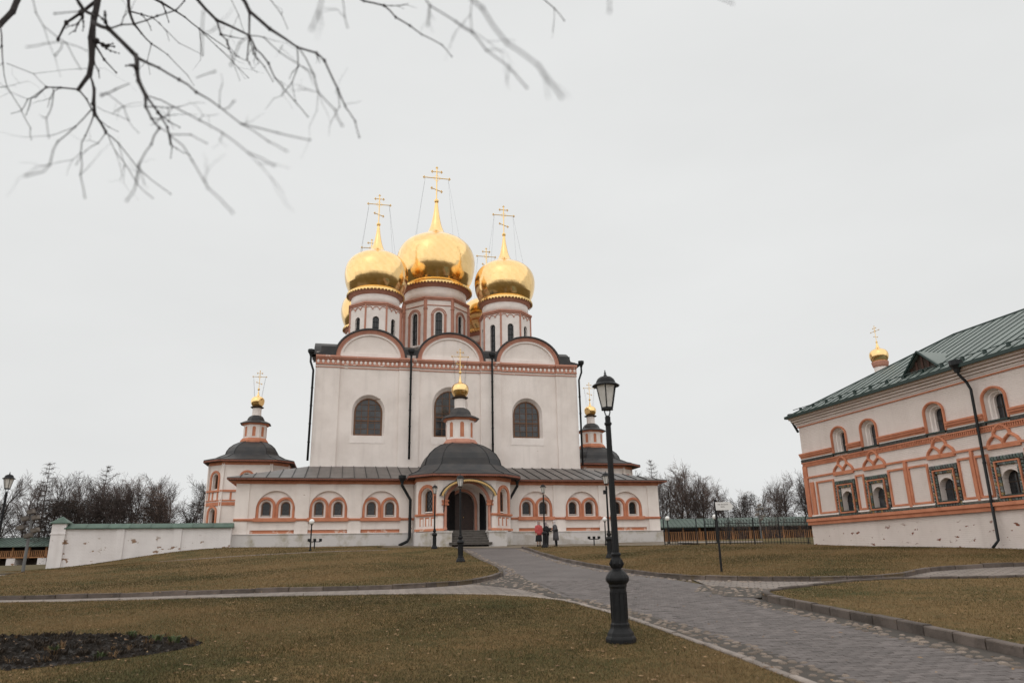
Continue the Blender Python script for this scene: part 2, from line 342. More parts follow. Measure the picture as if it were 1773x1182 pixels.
# lawn edges (world metres)
E_A = smooth_line([(3.55,4.0),(3.2,6.3),(2.94,8.24),(2.64,10.18),(1.97,13.65),(1.27,16.26),(.72,17.47),(-.2,18.35),(-1.4,18.9),(-3.7,19.3),(-6.6,19.45),(-9.8,19.8),(-13.7,20.5),(-24,23)])
E_B = smooth_line([(-27,24.6),(-14.6,21.75),(-7.1,21.15),(-3.9,21.1),(-2.85,21.35),(-1.6,22.1),(-.9,23.5),(-.52,25.6),(-.47,27.2),(-.7,30.0),(-1.58,35.5),(-2.7,42.5),(-3.95,48.6)])
E_C = smooth_line([(.36,48.0),(1.45,39.5),(2.55,31.8),(3.94,25.4),(5.13,22.4),(7.82,20.7),(10.0,20.6),(10.9,21.2),(12.2,22.3),(15.08,22.8),(21,23)])
E_D = smooth_line([(6.6,5),(6.25,7.6),(5.95,9.32),(5.72,11.69),(5.43,13.94),(5.21,16.0),(5.45,17.1),(6.1,17.75),(9.05,19.5),(12.36,18.8),(21,18.2)])
P_A = E_A + [(-24,4)]
P_B = E_B + [(-9,48.6),(-9,51.6),(-16.5,50.6),(-20.5,51),(-29.6,48.9),(-31.5,46),(-24,39),(-21.5,31.5),(-27,29)]
P_C = E_C + [(21.2,26.4),(17.2,42),(16.9,43.6),(10.6,47.5),(5,48.6)]
P_D = E_D + [(21,5)]
sheet('lawn', P_A, M_lawn, .03, noisy=1); M_lawn2 = mat('dry spring lawn', (.15,.10,.045), .95, extra=lawn_colour(), spec=.1, bdist=.03)
sheet('lawn', P_B, M_lawn2, .10); sheet('lawn', P_C, M_lawn2, .10); sheet('lawn', P_D, M_lawn2, .10)
# church forecourt and far grounds
sheet('forecourt', [(-16.5,50.7),(-9,51.65),(-9,48.6),(-3.95,48.5),(.36,48.05),(5,48.65),(10.6,47.6),(12.6,58.5),(-19,51.2)], mat('forecourt gravel', (.2,.17,.14), .95, col2=(.14,.105,.06), scale=.8, bump=.5, bscale=30), .02)
sheet('far_lawn', [(12.4,47.1),(16.9,43.8),(18.5,44),(60,60),(60,97),(13,97),(12,60)], M_lawn, .06, 2)
sheet('far_path', [(11.4,53.5),(16.4,50.5),(17.2,52.5),(12.2,56.5)], M_path2, .075)
sheet('gravel_track', [(-70,60),(-45,52),(-30.5,41),(-24.6,38.6),(-21.9,31.2),(-27.5,28.8),(-40,28),(-70,40)], mat('track', (.22,.185,.16), .95, col2=(.15,.12,.1), scale=.6, bump=.4, bscale=20), .03)
sheet('footpath', [(-19.5,41.6),(-17.5,42.3),(-11,44.9),(-7.6,45.3),(-7.7,44.85),(-11,44.35),(-17.4,41.7),(-19.4,41.1)], M_path2, .112)
# paved ways
main = [(3.55,4),(6.6,5)] + E_D[5:31] + [(5.0,20.5),(4.5,23)] + [q for q in E_C[::-1] if q[1] > 23.5 and q[0] < 4.6] + [q for q in E_B[::-1] if q[1] > 26.3] + [(-.3,24.3),(.15,21),(.9,17.6)] + [q for q in E_A[::-1] if q[1] < 17.3]
P_main = main
sheet('path', P_main, M_path, .004)
left = [(.9,17.45)] + [q for q in E_A if q[0] < .65 and q[1] > 17.4] + [(-27,25)] + [q for q in E_B if q[1] < 26 and q[0] > -27] + [(-.1,23.5),(.3,20)]
sheet('side_path', left, M_path2, .003)
right = [(5.0,19.8)] + [q for q in E_D if q[1] > 17.15 and q[0] > 5.5] + [(21,22.9)] + [q for q in E_C[::-1] if q[0] > 4.9 and q[1] < 23.4]
sheet('side_path', right, M_path2, .0025)
paving = bpy.data.objects['path']
# pavers near the camera: each brick its own piece
inner = [(3.9,4),(6.15,5)] + [(x-.5,y) for x,y in E_D[5:31]] + [(4.6,18.0),(4.2,21),(3.7,23.2),(.55,23.2),(1.0,19.6)] + offset_line([q for q in E_A if q[1] < 17.4], -.5)[::-1]
ca, sa = math.cos(PATH_ROT), math.sin(PATH_ROT)
rng = random.Random(3); cells = []
for j in range(-10, 240):
    for i in range(-60, 60):
        u_ = (i + .5*(j % 2))*.2; w_ = 4 + j*.1
        x = 4.6 + u_*ca - (w_-4)*sa; y = 4 + u_*sa + (w_-4)*ca
        if 7.3 < y < 23 and abs(x) < y*.74+.3 and inside(inner, x, y): cells.append((y, x))
cells.sort()
pm = []
for k in range(5):
    q = random.Random(k); h = .007
    j_ = lambda: q.uniform(-.0025,.0025)
    bb = B(); a, c = .0965, .0465
    bb.rings([[(-a+j_(),-c+j_(),-.03),(a+j_(),-c+j_(),-.03),(a,c,-.03),(-a,c,-.03)],[(-a,-c,h-.004),(a,-c,h-.004),(a,c,h-.004),(-a,c,h-.004)],[(-a+.006,-c+.006,h),(a-.006,-c+.006,h+j_()*.6),(a-.006,c-.006,h),(-a+.006,c-.006,h+j_()*.6)]])
    me = mesh_of('paver', bb); me.materials.append(M_pav); pm.append(me)
XY = np.array([(x,y) for y,x in cells]); ZZ = gz(XY[:,0], XY[:,1])
rest = B()
for k, ((y,x), z) in enumerate(zip(cells, ZZ)):
    dz = rng.uniform(-.003,.004); tilt = (rng.gauss(0,.012)+.043, rng.gauss(0,.012))
    if k < 300:
        o = ob('paver', None, None, paving, mesh=pm[k % 5]); o.location = (x,y,z+.004+dz); o.rotation_euler = (tilt[0],tilt[1],PATH_ROT)
    else:
        mw = Matrix.Translation((x,y,z+.004+dz)) @ Matrix.Rotation(PATH_ROT,4,'Z') @ Matrix.Rotation(tilt[0],4,'X') @ Matrix.Rotation(tilt[1],4,'Y')
        rest.xf = lambda q: mw @ Vector(q)
        me = pm[k % 5]; rest.add([v.co for v in me.vertices], [tuple(p_.vertices) for p_ in me.polygons])
# joined pavers keep a tone per brick
me = bpy.data.meshes.new('paver_field'); me.from_pydata(rest.v, [], rest.f); nv = len(pm[0].vertices)
at = me.attributes.new('tone', 'FLOAT', 'POINT'); rr = np.random.RandomState(2).uniform(.78,1.22,len(rest.v)//nv+1); at.data.foreach_set('value', np.repeat(rr, nv)[:len(rest.v)])
def tone(t, tc, cur, hgt):
    a = t.nodes.new('ShaderNodeAttribute'); a.attribute_name = 'tone'; sc = t.nodes.new('ShaderNodeVectorMath'); sc.operation = 'SCALE'
    t.links.new(cur, sc.inputs[0]); t.links.new(a.outputs['Fac'], sc.inputs['Scale']); return sc.outputs[0], hgt
M_pavt = mat('grey paver field', (.135,.117,.112), .8, col2=(.098,.085,.08), scale=5, bump=.35, bscale=60, bdist=.004, extra=tone)
me.materials.append(M_pavt); o = bpy.data.objects.new('paver_field', me); COL.objects.link(o); o.parent = paving; o['kind'] = 'stuff'
# cobbles: strips beside the kerbs and the corners between the ways
cm = []
for k in range(5):
    q = random.Random(k+40); bb = B(); n = 7
    rr = [q.uniform(.8,1.12) for _ in range(n)]
    ring = lambda s, z: [(s*rr[i]*math.cos(2*math.pi*i/n), s*rr[i]*math.sin(2*math.pi*i/n)*.78, z+q.uniform(-.04,.04)*(z > .1)) for i in range(n)]
    bb.rings([ring(1,-.5), ring(1.0,.05), ring(.82,.34), ring(.45,.47)]); me = mesh_of('cobblestone', bb, True); me.materials.append(M_cob); cm.append(me)
spots = []
def strip(line, d0, d1, dens, ymax=34):
    for i in range(len(line)-1):
        a, c = Vector(line[i]), Vector(line[i+1]); l = (c-a).length; t = (c-a)/max(l,1e-6); nrm = Vector((-t.y,t.x))
        for _ in range(max(1, int(l*abs(d1-d0)*dens+rng.random()))):
            q = a+t*rng.uniform(0,l)+nrm*rng.uniform(d0,d1)
            if 6.8 < q.y < ymax: spots.append((q.y,q.x))
strip([q for q in E_A if q[1] < 17.2], -.1, -.58, 75); strip([q for q in E_D if q[1] < 16.5], .14, .55, 70)
strip([q for q in E_B if q[1] > 25], -.14, -.5, 26, 47); strip([q for q in E_C if q[0] < 7 ], -.14, -.5, 26, 47)
tri1 = [(-.5,25.6),(-.9,23.6),(-1.4,22.6),(.15,20.2),(.9,17.6),(1.15,17.4),(.8,20),(.3,24),(.05,27)]
tri2 = [(5.3,16.8),(4.6,17.3),(4.3,18.6),(4.9,20.3),(6.0,19.0),(6.6,18.1),(5.6,17.5)]
for tri, nn in ((tri1,520),(tri2,330)):
    for _ in range(nn):
        x = rng.uniform(min(q[0] for q in tri),max(q[0] for q in tri)); y = rng.uniform(min(q[1] for q in tri),max(q[1] for q in tri))
        if inside(tri,x,y): spots.append((y,x))
# thin out overlaps
kept = []; cellm = {}
for y,x in spots:
    rad = rng.uniform(.045,.09); key = (int(x/.2),int(y/.2)); okk = True
    for dx in (-1,0,1):
        for dy in (-1,0,1):
            for (yy,xx,r2) in cellm.get((key[0]+dx,key[1]+dy),()):
                if (xx-x)**2+(yy-y)**2 < ((rad+r2)*.82)**2: okk = False
    if okk: cellm.setdefault(key,[]).append((y,x,rad)); kept.append((y,x,rad))
kept.sort(); rest = B()
cobroot = bpy.data.objects.new('cobbled_edging', None); COL.objects.link(cobroot); cobroot['kind'] = 'structure'
for k,(y,x,rad) in enumerate(kept):
    z = g(x,y); sz = rad*1.05; rz = rng.uniform(0,6.28); hz = rng.uniform(.05,.075)
    if k < 300:
        o = ob('cobblestone', None, None, cobroot, mesh=cm[k % 5]); o.location = (x,y,z-.004); o.rotation_euler = (.04,0,rz); o.scale = (sz,sz,hz)
    else:
        mw = Matrix.Translation((x,y,z-.004)) @ Matrix.Rotation(rz,4,'Z') @ Matrix.Diagonal((sz,sz,hz,1)); rest.xf = lambda q: mw @ Vector(q)
        me = cm[k % 5]; rest.add([v.co for v in me.vertices], [tuple(p_.vertices) for p_ in me.polygons])
me = bpy.data.meshes.new('cobble_field'); me.from_pydata(rest.v, [], rest.f); nv = len(cm[0].vertices); me.polygons.foreach_set('use_smooth',[True]*len(me.polygons))
at = me.attributes.new('tone','FLOAT','POINT'); rr = np.random.RandomState(5).uniform(.6,1.4,len(rest.v)//nv+1); at.data.foreach_set('value', np.repeat(rr,nv)[:len(rest.v)])
me.materials.append(mat('cobble field', (.235,.19,.155), .85, col2=(.14,.11,.09), scale=6, bump=.5, bscale=25, extra=tone))
o = bpy.data.objects.new('cobble_field', me); COL.objects.link(o); o.parent = cobroot; o['kind'] = 'stuff'
sheet('cobble_bed', tri1, M_joint, .011); sheet('cobble_bed', tri2, M_joint, .011)
sheet('cobble_bed', [q for q in E_A if q[1] < 17.5] + offset_line([q for q in E_A if q[1] < 17.5], -.56)[::-1], M_joint, .008)
sheet('cobble_bed', [q for q in E_D if q[1] < 16.6] + offset_line([q for q in E_D if q[1] < 16.6], .54)[::-1], M_joint, .008)
# kerbs: single stones
def resample(line, step):
    out = [Vector(line[0])]; acc = 0
    for i in range(len(line)-1):
        a, c = Vector(line[i]), Vector(line[i+1]); l = (c-a).length; pos = 0
        while acc + (l-pos) >= step:
            pos += step-acc; acc = 0; out.append(a+(c-a)*(pos/l))
        acc += l-pos
    return out
def kerb(line, step, wid, h0, h1, side, mat_, kname):
    root = bpy.data.objects.new('kerb', None); COL.objects.link(root); root['kind'] = 'structure'
    pts = resample(line, step)
    for a, c in zip(pts[:-1], pts[1:]):
        if not (-30 < a.x < 24 and 4 < a.y < 50): continue
        t = (c-a); l = t.length; t = t/l; nrm = Vector((-t.y,t.x))*side
        jig = rng.uniform(-.012,.012); gap = .008+rng.random()*.008; bb = B()
        q0, q1 = a+t*gap, c-t*gap; e = .014
        def cs(q, zz): 
            z = g(q.x,q.y)+zz+jig; w0 = q; w1 = q+nrm*wid
            return [(w0.x,w0.y,z+h0),(w0.x,w0.y,z+h1-e),(w0.x+nrm.x*e,w0.y+nrm.y*e,z+h1),(w1.x-nrm.x*e,w1.y-nrm.y*e,z+h1),(w1.x,w1.y,z+h1-e),(w1.x,w1.y,z+h0)]
        mid = (q0+q1)/2
        bb.rings([cs(q0,rng.uniform(-.006,.006)), cs(mid,0), cs(q1,rng.uniform(-.006,.006))])
        o = ob('kerb_stone', bb, mat_, root)
kerb(E_B[3:], .95, .15, -.15, .125, 1, M_kerb, 'B')
kerb(E_C, .95, .15, -.15, .125, 1, M_kerb, 'C')
kerb(E_D, .62, .15, -.15, .145, -1, M_kerb, 'D')
kerb(E_A[:-5], 1.1, .10, -.1, .055, 1, M_kerbl, 'A')
for line in (E_B,E_C,E_D):                       # earth face under the turf edge, behind the kerb
    b = B(); pts = offset_line(line, (1 if line is not E_D else -1)*.03)
    for (xa,ya),(xb,yb_) in zip(pts[:-1],pts[1:]):
        za, zb_ = g(xa,ya), g(xb,yb_); b.add([(xa,ya,za-.08),(xb,yb_,zb_-.08),(xb,yb_,zb_+.115),(xa,ya,za+.115)],[(0,1,2,3)])
    ob('turf_edge', b, M_earth, kind='structure')
# ---------------------------------------------------------------- flower bed
bed = smooth_line([(-10,13.2),(-8.45,12.8),(-6.81,12.75),(-5.4,12.2),(-4.65,11.5),(-4.9,10.7),(-5.4,10.2),(-6.14,9.7),(-8,9.4),(-10,10)])
bedo = sheet('flower_bed', bed, M_soil, .036, .2)
clod = B()
for _ in range(5200):
    x = rng.uniform(-10,-4.5); y = rng.uniform(9.2,13.1)
    if not inside(bed,x,y) and rng.random() > .12*(inside(bed,x+.12,y) or inside(bed,x-.12,y) or inside(bed,x,y+.12) or inside(bed,x,y-.12)): continue
    s_ = rng.uniform(.012,.05); z = g(x,y)+.035; v8 = [Vector((rng.gauss(0,1),rng.gauss(0,1),rng.gauss(0,1))).normalized()*s_*rng.uniform(.7,1.1) for _ in range(4)]
    clod.add([Vector((x,y,z))+Vector((s_,0,0)),Vector((x,y,z))+Vector((-s_*.6,s_*.9,0)),Vector((x,y,z))+Vector((-s_*.6,-s_*.8,0)),Vector((x+v8[0].x*.3,y+v8[0].y*.3,z+s_*rng.uniform(.5,1.1)))],[(0,1,3),(1,2,3),(2,0,3)])
o = ob('soil_clods', clod, M_soil, bedo, kind='stuff')
def clump(n, h, spread, seed, wid=.012):
    q = random.Random(seed); bb = B()
    for _ in range(n):
        a = q.uniform(0,6.28); l = h*q.uniform(.5,1); o_ = spread*q.random(); bx, by = o_*.4*math.cos(a), o_*.4*math.sin(a); dx, dy = math.cos(a), math.sin(a)
        p0 = Vector((bx,by,0)); p1 = p0+Vector((dx*l*.25,dy*l*.25,l*.6)); p2 = p0+Vector((dx*l*.6,dy*l*.6,l*q.uniform(.55,.95))); sx = Vector((-dy,dx,0))*wid
        bb.add([p0-sx,p0+sx,p1-sx,p1+sx,p2],[(0,1,3,2),(2,3,4)])
    return mesh_of('leaves', bb)
M_leafg = mat('lily leaves', (.045,.062,.018), .7); M_leafd = mat('dry stalks', (.16,.095,.045), .9); M_leafk = mat('dark litter', (.03,.021,.014), .95)
pl = [(clump(22,.16,.26,1,.012),M_leafg),(clump(14,.2,.25,2,.006),M_leafd),(clump(22,.13,.3,3,.012),M_leafk)]
for me,m_ in pl: me.materials.append(m_)
lab = [((-5.1,11.6),0,'green lily clump at the right end of the dark flower bed'),((-5.45,11.75),0,'smaller green leaf clump beside the lily in the flower bed')]
for (x,y),k,l_ in lab: tag(ob('plant', None, None, mesh=pl[k][0], loc=(x,y,g(x,y)+.04), rz=x), l_, 'plant', 'plants in the flower bed')
n_ = 0
bs = B(); bs2 = B(); bs3 = B()
for _ in range(300):
    x = rng.uniform(-10,-4.7); y = rng.uniform(9.5,13)
    if inside(bed,x,y):
        bb = (bs,bs2,bs2)[rng.randrange(3)] if rng.random() < .2 else bs3; me = pl[(0 if bb is bs else 1 if bb is bs2 else 2)][0]; s_ = rng.uniform(.35,.8); z = g(x,y)+.04; a_ = rng.uniform(0,6)
        mw = Matrix.Translation((x,y,z)) @ Matrix.Rotation(a_,4,'Z') @ Matrix.Scale(s_,4); bb.xf = lambda q: mw @ Vector(q); bb.add([v.co for v in me.vertices],[tuple(p_.vertices) for p_ in me.polygons])
for bb,m_,l_ in ((bs,M_leafg,'small green shoots in the dark flower bed'),(bs2,M_leafd,'dry straw stalks lying in the dark flower bed'),(bs3,M_leafk,'dark leaf litter covering the flower bed soil')):
    o = ob('ground_cover', bb, m_, kind='stuff'); tag(o, l_, 'plants')
# ---------------------------------------------------------------- grass blades
def grass(name, poly, dz, n_try, dens_fn, hmin, hmax, wid, seed, label, dry=0.):
    rs = np.random.RandomState(seed)
    x0,x1 = min(q[0] for q in poly), max(q[0] for q in poly); y0,y1 = min(q[1] for q in poly), max(q[1] for q in poly)
    x = rs.uniform(x0,x1,n_try); y = y0+(y1-y0)*rs.uniform(0,1,n_try)
    k = (np.abs(x) < y*.73+.4) & (y > 7.2) & (rs.uniform(0,1,n_try) < dens_fn(y)); x, y = x[k], y[k]
    k = inside_np(poly,x,y) & ~inside_np(bed,x,y); x, y = x[k], y[k]
    if 'tufts' in name:
        k = (np.sin(x*3.1+1.7*np.sin(y*2.3))*np.sin(y*3.7+1.9*np.sin(x*2.9))+.35*np.sin(x*11)*np.sin(y*13)) > .55; x, y = x[k], y[k]
    n = len(x)
    z = gz(x,y)+dz; a = rs.uniform(0,6.283,n)
    # tufts: height follows patchy noise
    pn = (np.sin(x*1.9+np.sin(y*1.3)*2)+np.sin(y*2.3+np.sin(x*1.7)*2)+np.sin((x+y)*5.1)*.6)/2.6
    h = (hmin+(hmax-hmin)*rs.beta(2,3,n))*(1+.25*pn)*(.85+.012*np.clip(y,0,30)); w = wid*(.7+.6*rs.uniform(0,1,n))*(.6+.04*y)
    lx, ly = rs.normal(0,.6,n)*h, rs.normal(0,.6,n)*h
    dx, dy = np.cos(a)*w, np.sin(a)*w
    V_ = np.empty((n,3,3)); V_[:,0] = np.c_[x-dx,y-dy,z-.005]; V_[:,1] = np.c_[x+dx,y+dy,z-.005]; V_[:,2] = np.c_[x+lx,y+ly,z+h]
    me = bpy.data.meshes.new(name); me.vertices.add(n*3); me.vertices.foreach_set('co', V_.ravel()); me.loops.add(n*3); me.loops.foreach_set('vertex_index', np.arange(n*3,dtype=np.int32))
    me.polygons.add(n); me.polygons.foreach_set('loop_start', np.arange(0,n*3,3,dtype=np.int32)); me.update(calc_edges=True)
    straw = np.array([.215,.142,.07]); tan = np.array([.115,.08,.037]); green = np.array([.05,.053,.018]); dark = np.array([.034,.028,.013])
    pn2 = (np.sin(x*.55+1.3*np.sin(y*.41))+np.sin(y*.62+1.5*np.sin(x*.37+1))+.7*np.sin(x*1.3-y*.9))/2.7
    q = rs.uniform(0,1,n)+.16*pn+.6*pn2+.06+dry
    c = np.where((q<.16)[:,None], dark, np.where((q<.48)[:,None], green, np.where((q<.86)[:,None], tan, straw)))*rs.uniform(.75,1.25,n)[:,None]
    at = me.color_attributes.new('tint','FLOAT_COLOR','POINT'); cc = np.ones((n,3,4)); cc[:,:,:3] = c[:,None,:]; at.data.foreach_set('color', cc.ravel())
    me.materials.append(M_grass); o = bpy.data.objects.new(name, me); COL.objects.link(o); o['kind'] = 'stuff'; tag(o, label, 'grass'); return n
def tint(t, tc, cur, hgt):
    a = t.nodes.new('ShaderNodeAttribute'); a.attribute_name = 'tint'; return a.outputs['Color'], hgt
M_grass = mat('grass blades', (.1,.1,.05), .8, extra=tint, spec=.15)
cnt = [grass('grass', P_A, .03, 1500000, lambda y: np.clip((11/y)**1.6,0,1), .012, .042, .0035, 1, 'short patchy spring grass on the near lawn', .06),
       grass('grass_tufts', P_A, .03, 260000, lambda y: np.clip((11/y)**1.6,0,1)*.5, .035, .095, .0042, 7, 'taller tufts of grass standing out of the near lawn', -.12),
       grass('grass', P_D, .10, 260000, lambda y: np.clip((12/y)**1.5,0,1), .014, .05, .0035, 2, 'dry grass on the kerbed lawn at lower right', .22),
       grass('grass', P_B, .10, 420000, lambda y: np.clip((26/y)**2,0,1), .015, .055, .0042, 3, 'brown grass on the lawn rising to the cathedral at left', .2),
       grass('grass', P_C, .10, 330000, lambda y: np.clip((26/y)**2,0,1), .015, .055, .0042, 4, 'brown grass on the lawn before the iron fence', .24)]
print('grass', cnt)
# last year's leaves lying about on the lawns and in the gutters of the path
lv = B(); q = random.Random(12)
for _ in range(2600):
    y = 7.5+q.random()**1.6*26; x = q.uniform(-1,1)*(y*.72)
    on_path = inside(P_main,x,y)
    if on_path and q.random() < .8: continue
    z = g(x,y)+(.012 if on_path else .05 if inside(P_A,x,y) else .125); a = q.uniform(0,6.28); l = q.uniform(.018,.04); dx, dy = math.cos(a)*l, math.sin(a)*l
    lv.add([(x-dx,y-dy,z),(x+dy*.45,y-dx*.45,z+q.uniform(0,.012)),(x+dx,y+dy,z+q.uniform(0,.015)),(x-dy*.45,y+dx*.45,z)],[(0,1,2),(0,2,3)])
o = ob('fallen_leaves', lv, mat('dead leaves',(.16,.09,.045),.85,col2=(.30,.19,.10),scale=1.3,lo=.45,hi=.55), kind='stuff'); tag(o, 'dry fallen leaves scattered over the lawns and path edges', 'leaves')
# ================================================================ cathedral
CH_O = (-4.04, 55.0); CH_A = R(90-76.83)
def chw(x, y):      # church plan -> world
    return (CH_O[0]+x*math.cos(CH_A)-y*math.sin(CH_A), CH_O[1]+x*math.sin(CH_A)+y*math.cos(CH_A))
def facade(b, x0, x1, z0, z1, ops, y=0, rev=.3, shrink=0, n=14):
    """wall face in the xz plane with round-arched (zs, rz) or flat (zs None: zt) openings and their reveals"""
    x = x0
    for o in sorted(ops, key=lambda q: q['cx']):
        a, c = o['cx']-o['w']/2, o['cx']+o['w']/2; zb = o['zb']
        if a > x+1e-6: b.add([(x,y,z0),(a,y,z0),(a,y,z1),(x,y,z1)],[(0,1,2,3)])
        if zb > z0+1e-6: b.add([(a,y,z0),(c,y,z0),(c,y,zb),(a,y,zb)],[(0,1,2,3)])
        top = arc(o['cx'],o['zs'],o['w']/2,o.get('rz'),n) if 'zs' in o else [(a,o['zt']),(c,o['zt'])]
        for (xa,za),(xb,zb_) in zip(top[:-1],top[1:]):
            b.add([(xa,y,za),(xb,y,zb_),(xb,y,z1),(xa,y,z1)],[(0,1,2,3)])
        path = [(a,zb)]+top+[(c,zb)]; r_ = o.get('rev',rev); s = o.get('shrink',shrink); mx_, mz = o['cx'], (zb+path[len(path)//2][1])/2
        inn = [(mx_+(px-mx_)*(1-s), zb+(pz-zb)*(1-s*.55)) for px,pz in path]
        for i in range(len(path)):
            j = (i+1) % len(path)
            b.add([(path[i][0],y,path[i][1]),(path[j][0],y,path[j][1]),(inn[j][0],y+r_,inn[j][1]),(inn[i][0],y+r_,inn[i][1])],[(0,1,2,3)])
        x = c
    if x1 > x+1e-6: b.add([(x,y,z0),(x1,y,z0),(x1,y,z1),(x,y,z1)],[(0,1,2,3)])
    return b
def scallops(b, x0, x1, y, z, w=.16, h=.11, t=.03):
    n = max(1,int(round((x1-x0)/w))); w = (x1-x0)/n
    for i in range(n):
        cx = x0+(i+.5)*w; b.prism([(cx-w/2,z),(cx+w/2,z),(cx+w*.42,z-h*.55),(cx,z-h),(cx-w*.42,z-h*.55)],y,y+t)
def cross(parent, cx, cy, z0, h, mat_=None):
    """three-barred cross with trefoil ends and ball; z0 = foot"""
    b = B(); t = h*.013; k = h
    b.ball((cx,cy,z0+.035*k),.062*k,10,6); b.tube([(cx,cy,z0),(cx,cy,z0+k)],t*1.2,6)
    def bar(zc, hw, sl=0):
        b.tube([(cx-hw,cy,zc+sl),(cx+hw,cy,zc-sl)],t,6)
        for s in (-1,1):
            e = (cx+s*hw,cy,zc-s*sl)
            for dx,dz in ((s*.02,0),(0,.027),(0,-.027)): b.ball((e[0]+dx*k,e[1],e[2]+dz*k),.0175*k,6,4)
    bar(z0+.70*k,.33*k); bar(z0+.885*k,.12*k); bar(z0+.36*k,.125*k,.045*k)
    for dx,dz in ((.02,0),(-.02,0),(0,.025)): b.ball((cx+dx*k,cy,z0+k+dz*k),.0175*k,6,4)
    for s in (-1,1): b.tube([(cx+s*.1*k,cy,z0+.70*k),(cx,cy,z0+.80*k)],t*.5,4); b.tube([(cx+s*.1*k,cy,z0+.70*k),(cx,cy,z0+.60*k)],t*.5,4)
    return ob('cross', b, mat_ or M_gold2, parent)
DOME = [(.66,-.86),(.73,-.76),(.84,-.6),(.93,-.41),(.982,-.2),(1,0),(.987,.15),(.95,.29),(.885,.42),(.79,.53),(.67,.618),(.53,.69),(.405,.75),(.305,.81),(.238,.88),(.187,.98),(.145,1.1),(.105,1.28),(.068,1.5),(.034,1.8)]
def _cr(P_, k):
    out = []
    for i in range(len(P_)-1):
        a, b_, c, d_ = P_[max(i-1,0)], P_[i], P_[i+1], P_[min(i+2,len(P_)-1)]
        for j in range(k):
            t = j/k; out.append(tuple(.5*(2*b_[m]+(c[m]-a[m])*t+(2*a[m]-5*b_[m]+4*c[m]-d_[m])*t*t+(3*b_[m]-a[m]-3*c[m]+d_[m])*t**3) for m in (0,1)))
    return out+[P_[-1]]
DOME = _cr(DOME,3)
def onion(parent, cx, cy, zw, Rr, seg=0, rows=None, name='onion_dome'):
    b = B(); k = .992 if seg else 1
    b.lathe([(r_*Rr*k, zw+z*Rr) for r_,z in DOME], 64 if seg else 32, cx, cy); d_ = ob(name, b, M_gold, parent, smooth=True)
    if seg:                               # gilded sheets lapped over the dome, each a little out of true
        q = random.Random(int(cx*10)+5)
        rows = rows or [0,2,3,4,5,7,8,9,10,11,12,13]
        for i0,i1 in zip(rows[:-1],rows[1:]):
            i0, i1 = i0*3, i1*3; prof = DOME[i0:i1+1]; da = 2*math.pi/seg*1.0; c0 = Vector((sum(p_[0] for p_ in prof)/len(prof)*Rr,0,sum(p_[1] for p_ in prof)/len(prof)*Rr))
            bb = B(); na = 6; vs = []
            for r_,z in prof:
                for j in range(na+1):
                    a = (j/na-.5)*da*1.006; vs.append(Vector((r_*Rr*1.002*math.cos(a),r_*Rr*1.002*math.sin(a),z*Rr))-c0)
            bb.add(vs,[(i*(na+1)+j,i*(na+1)+j+1,(i+1)*(na+1)+j+1,(i+1)*(na+1)+j) for i in range(len(prof)-1) for j in range(na)])
            me = mesh_of('gilded_sheet', bb, True); me.materials.append(M_gold)
            for j in range(seg):
                o = bpy.data.objects.new('gilded_sheet', me); COL.objects.link(o); o.parent = d_
                a = 2*math.pi*(j+.5*(i0 % 2))/seg
                o.matrix_local = Matrix.Translation((cx,cy,zw)) @ Matrix.Rotation(a,4,'Z') @ Matrix.Translation(c0+Vector((.008,0,0))) @ Matrix.Rotation(q.gauss(0,.0045),4,'Y') @ Matrix.Rotation(q.gauss(0,.0045),4,'Z')
    return d_
def wires(parent, cx, cy, zt, ht, zb, rb):
    b = B()
    for s in (-1,1):
        for t in (-1,1): b.tube([(cx+s*ht,cy,zt),(cx+s*rb,cy+t*rb*.8,zb)],.007,3)
    return ob('stay_wire', b, M_dark, parent)

CA = thing('cathedral', 'white five-domed cathedral with gilded onion domes and round-arched gables', 'cathedral', (*CH_O, 2.6), CH_A, absz=True)
M_fringe = mat('old fringe paint', (.27,.105,.07), .8, col2=(.17,.07,.05), scale=5)
# ---- gallery round the base
GX, GD = 15.75, 34.0
BAYS = [-13.05,-9.45,-5.78,5.78,9.45,13.05]
b = B()
facade(b,-GX,GX,2.3,4.6,[dict(cx=c,w=3.05 if abs(c) < 12.5 else 3.2,zb=3.70,zt=3.93,rev=.12) for c in BAYS],.08)
facade(b,-GX,GX,4.6,7.45,[dict(cx=c,w=2.62,zb=4.72,zs=5.32,rz=1.3,rev=.22) for c in BAYS],.08,n=20)
for s in (-1,1):
    b.add([(s*GX,.08,2.3),(s*GX,GD,2.3),(s*GX,GD,7.45),(s*GX,.08,7.45)],[(0,1,2,3)])
b.add([(-GX,GD,2.3),(GX,GD,2.3),(GX,GD,7.45),(-GX,GD,7.45)],[(0,1,2,3)])
gw = ob('gallery_wall', b, M_wall, CA)
b = B()
for c in (-15.3,-11.25,-7.62,-3.95,3.95,7.62,11.25,15.3):
    hw = .46 if abs(c) < 15 else .45
    b2 = B(); b2.box(c-hw,c+hw,0,.079,2.3,7.1); ob('pilaster', b2, M_wall, CA)
    b2 = B(); b2.box(c-hw-.03,c+hw+.03,-.075,.07,7.1,7.34); ob('pilaster_capital', b2, M_red, CA)
for c in BAYS:
    b = B(); facade(b,c-1.31,c+1.31,4.6,6.75,[dict(cx=c+s*.66,w=.70,zb=4.84,zs=5.56,rev=.3,shrink=.1) for s in (-1,1)],.30); ob('window_niche', b, M_smooth, CA)
    b = B(); b.box(c-1.6,c+1.6,.2,.24,3.68,3.95); ob('recessed_panel', b, M_redw, CA)
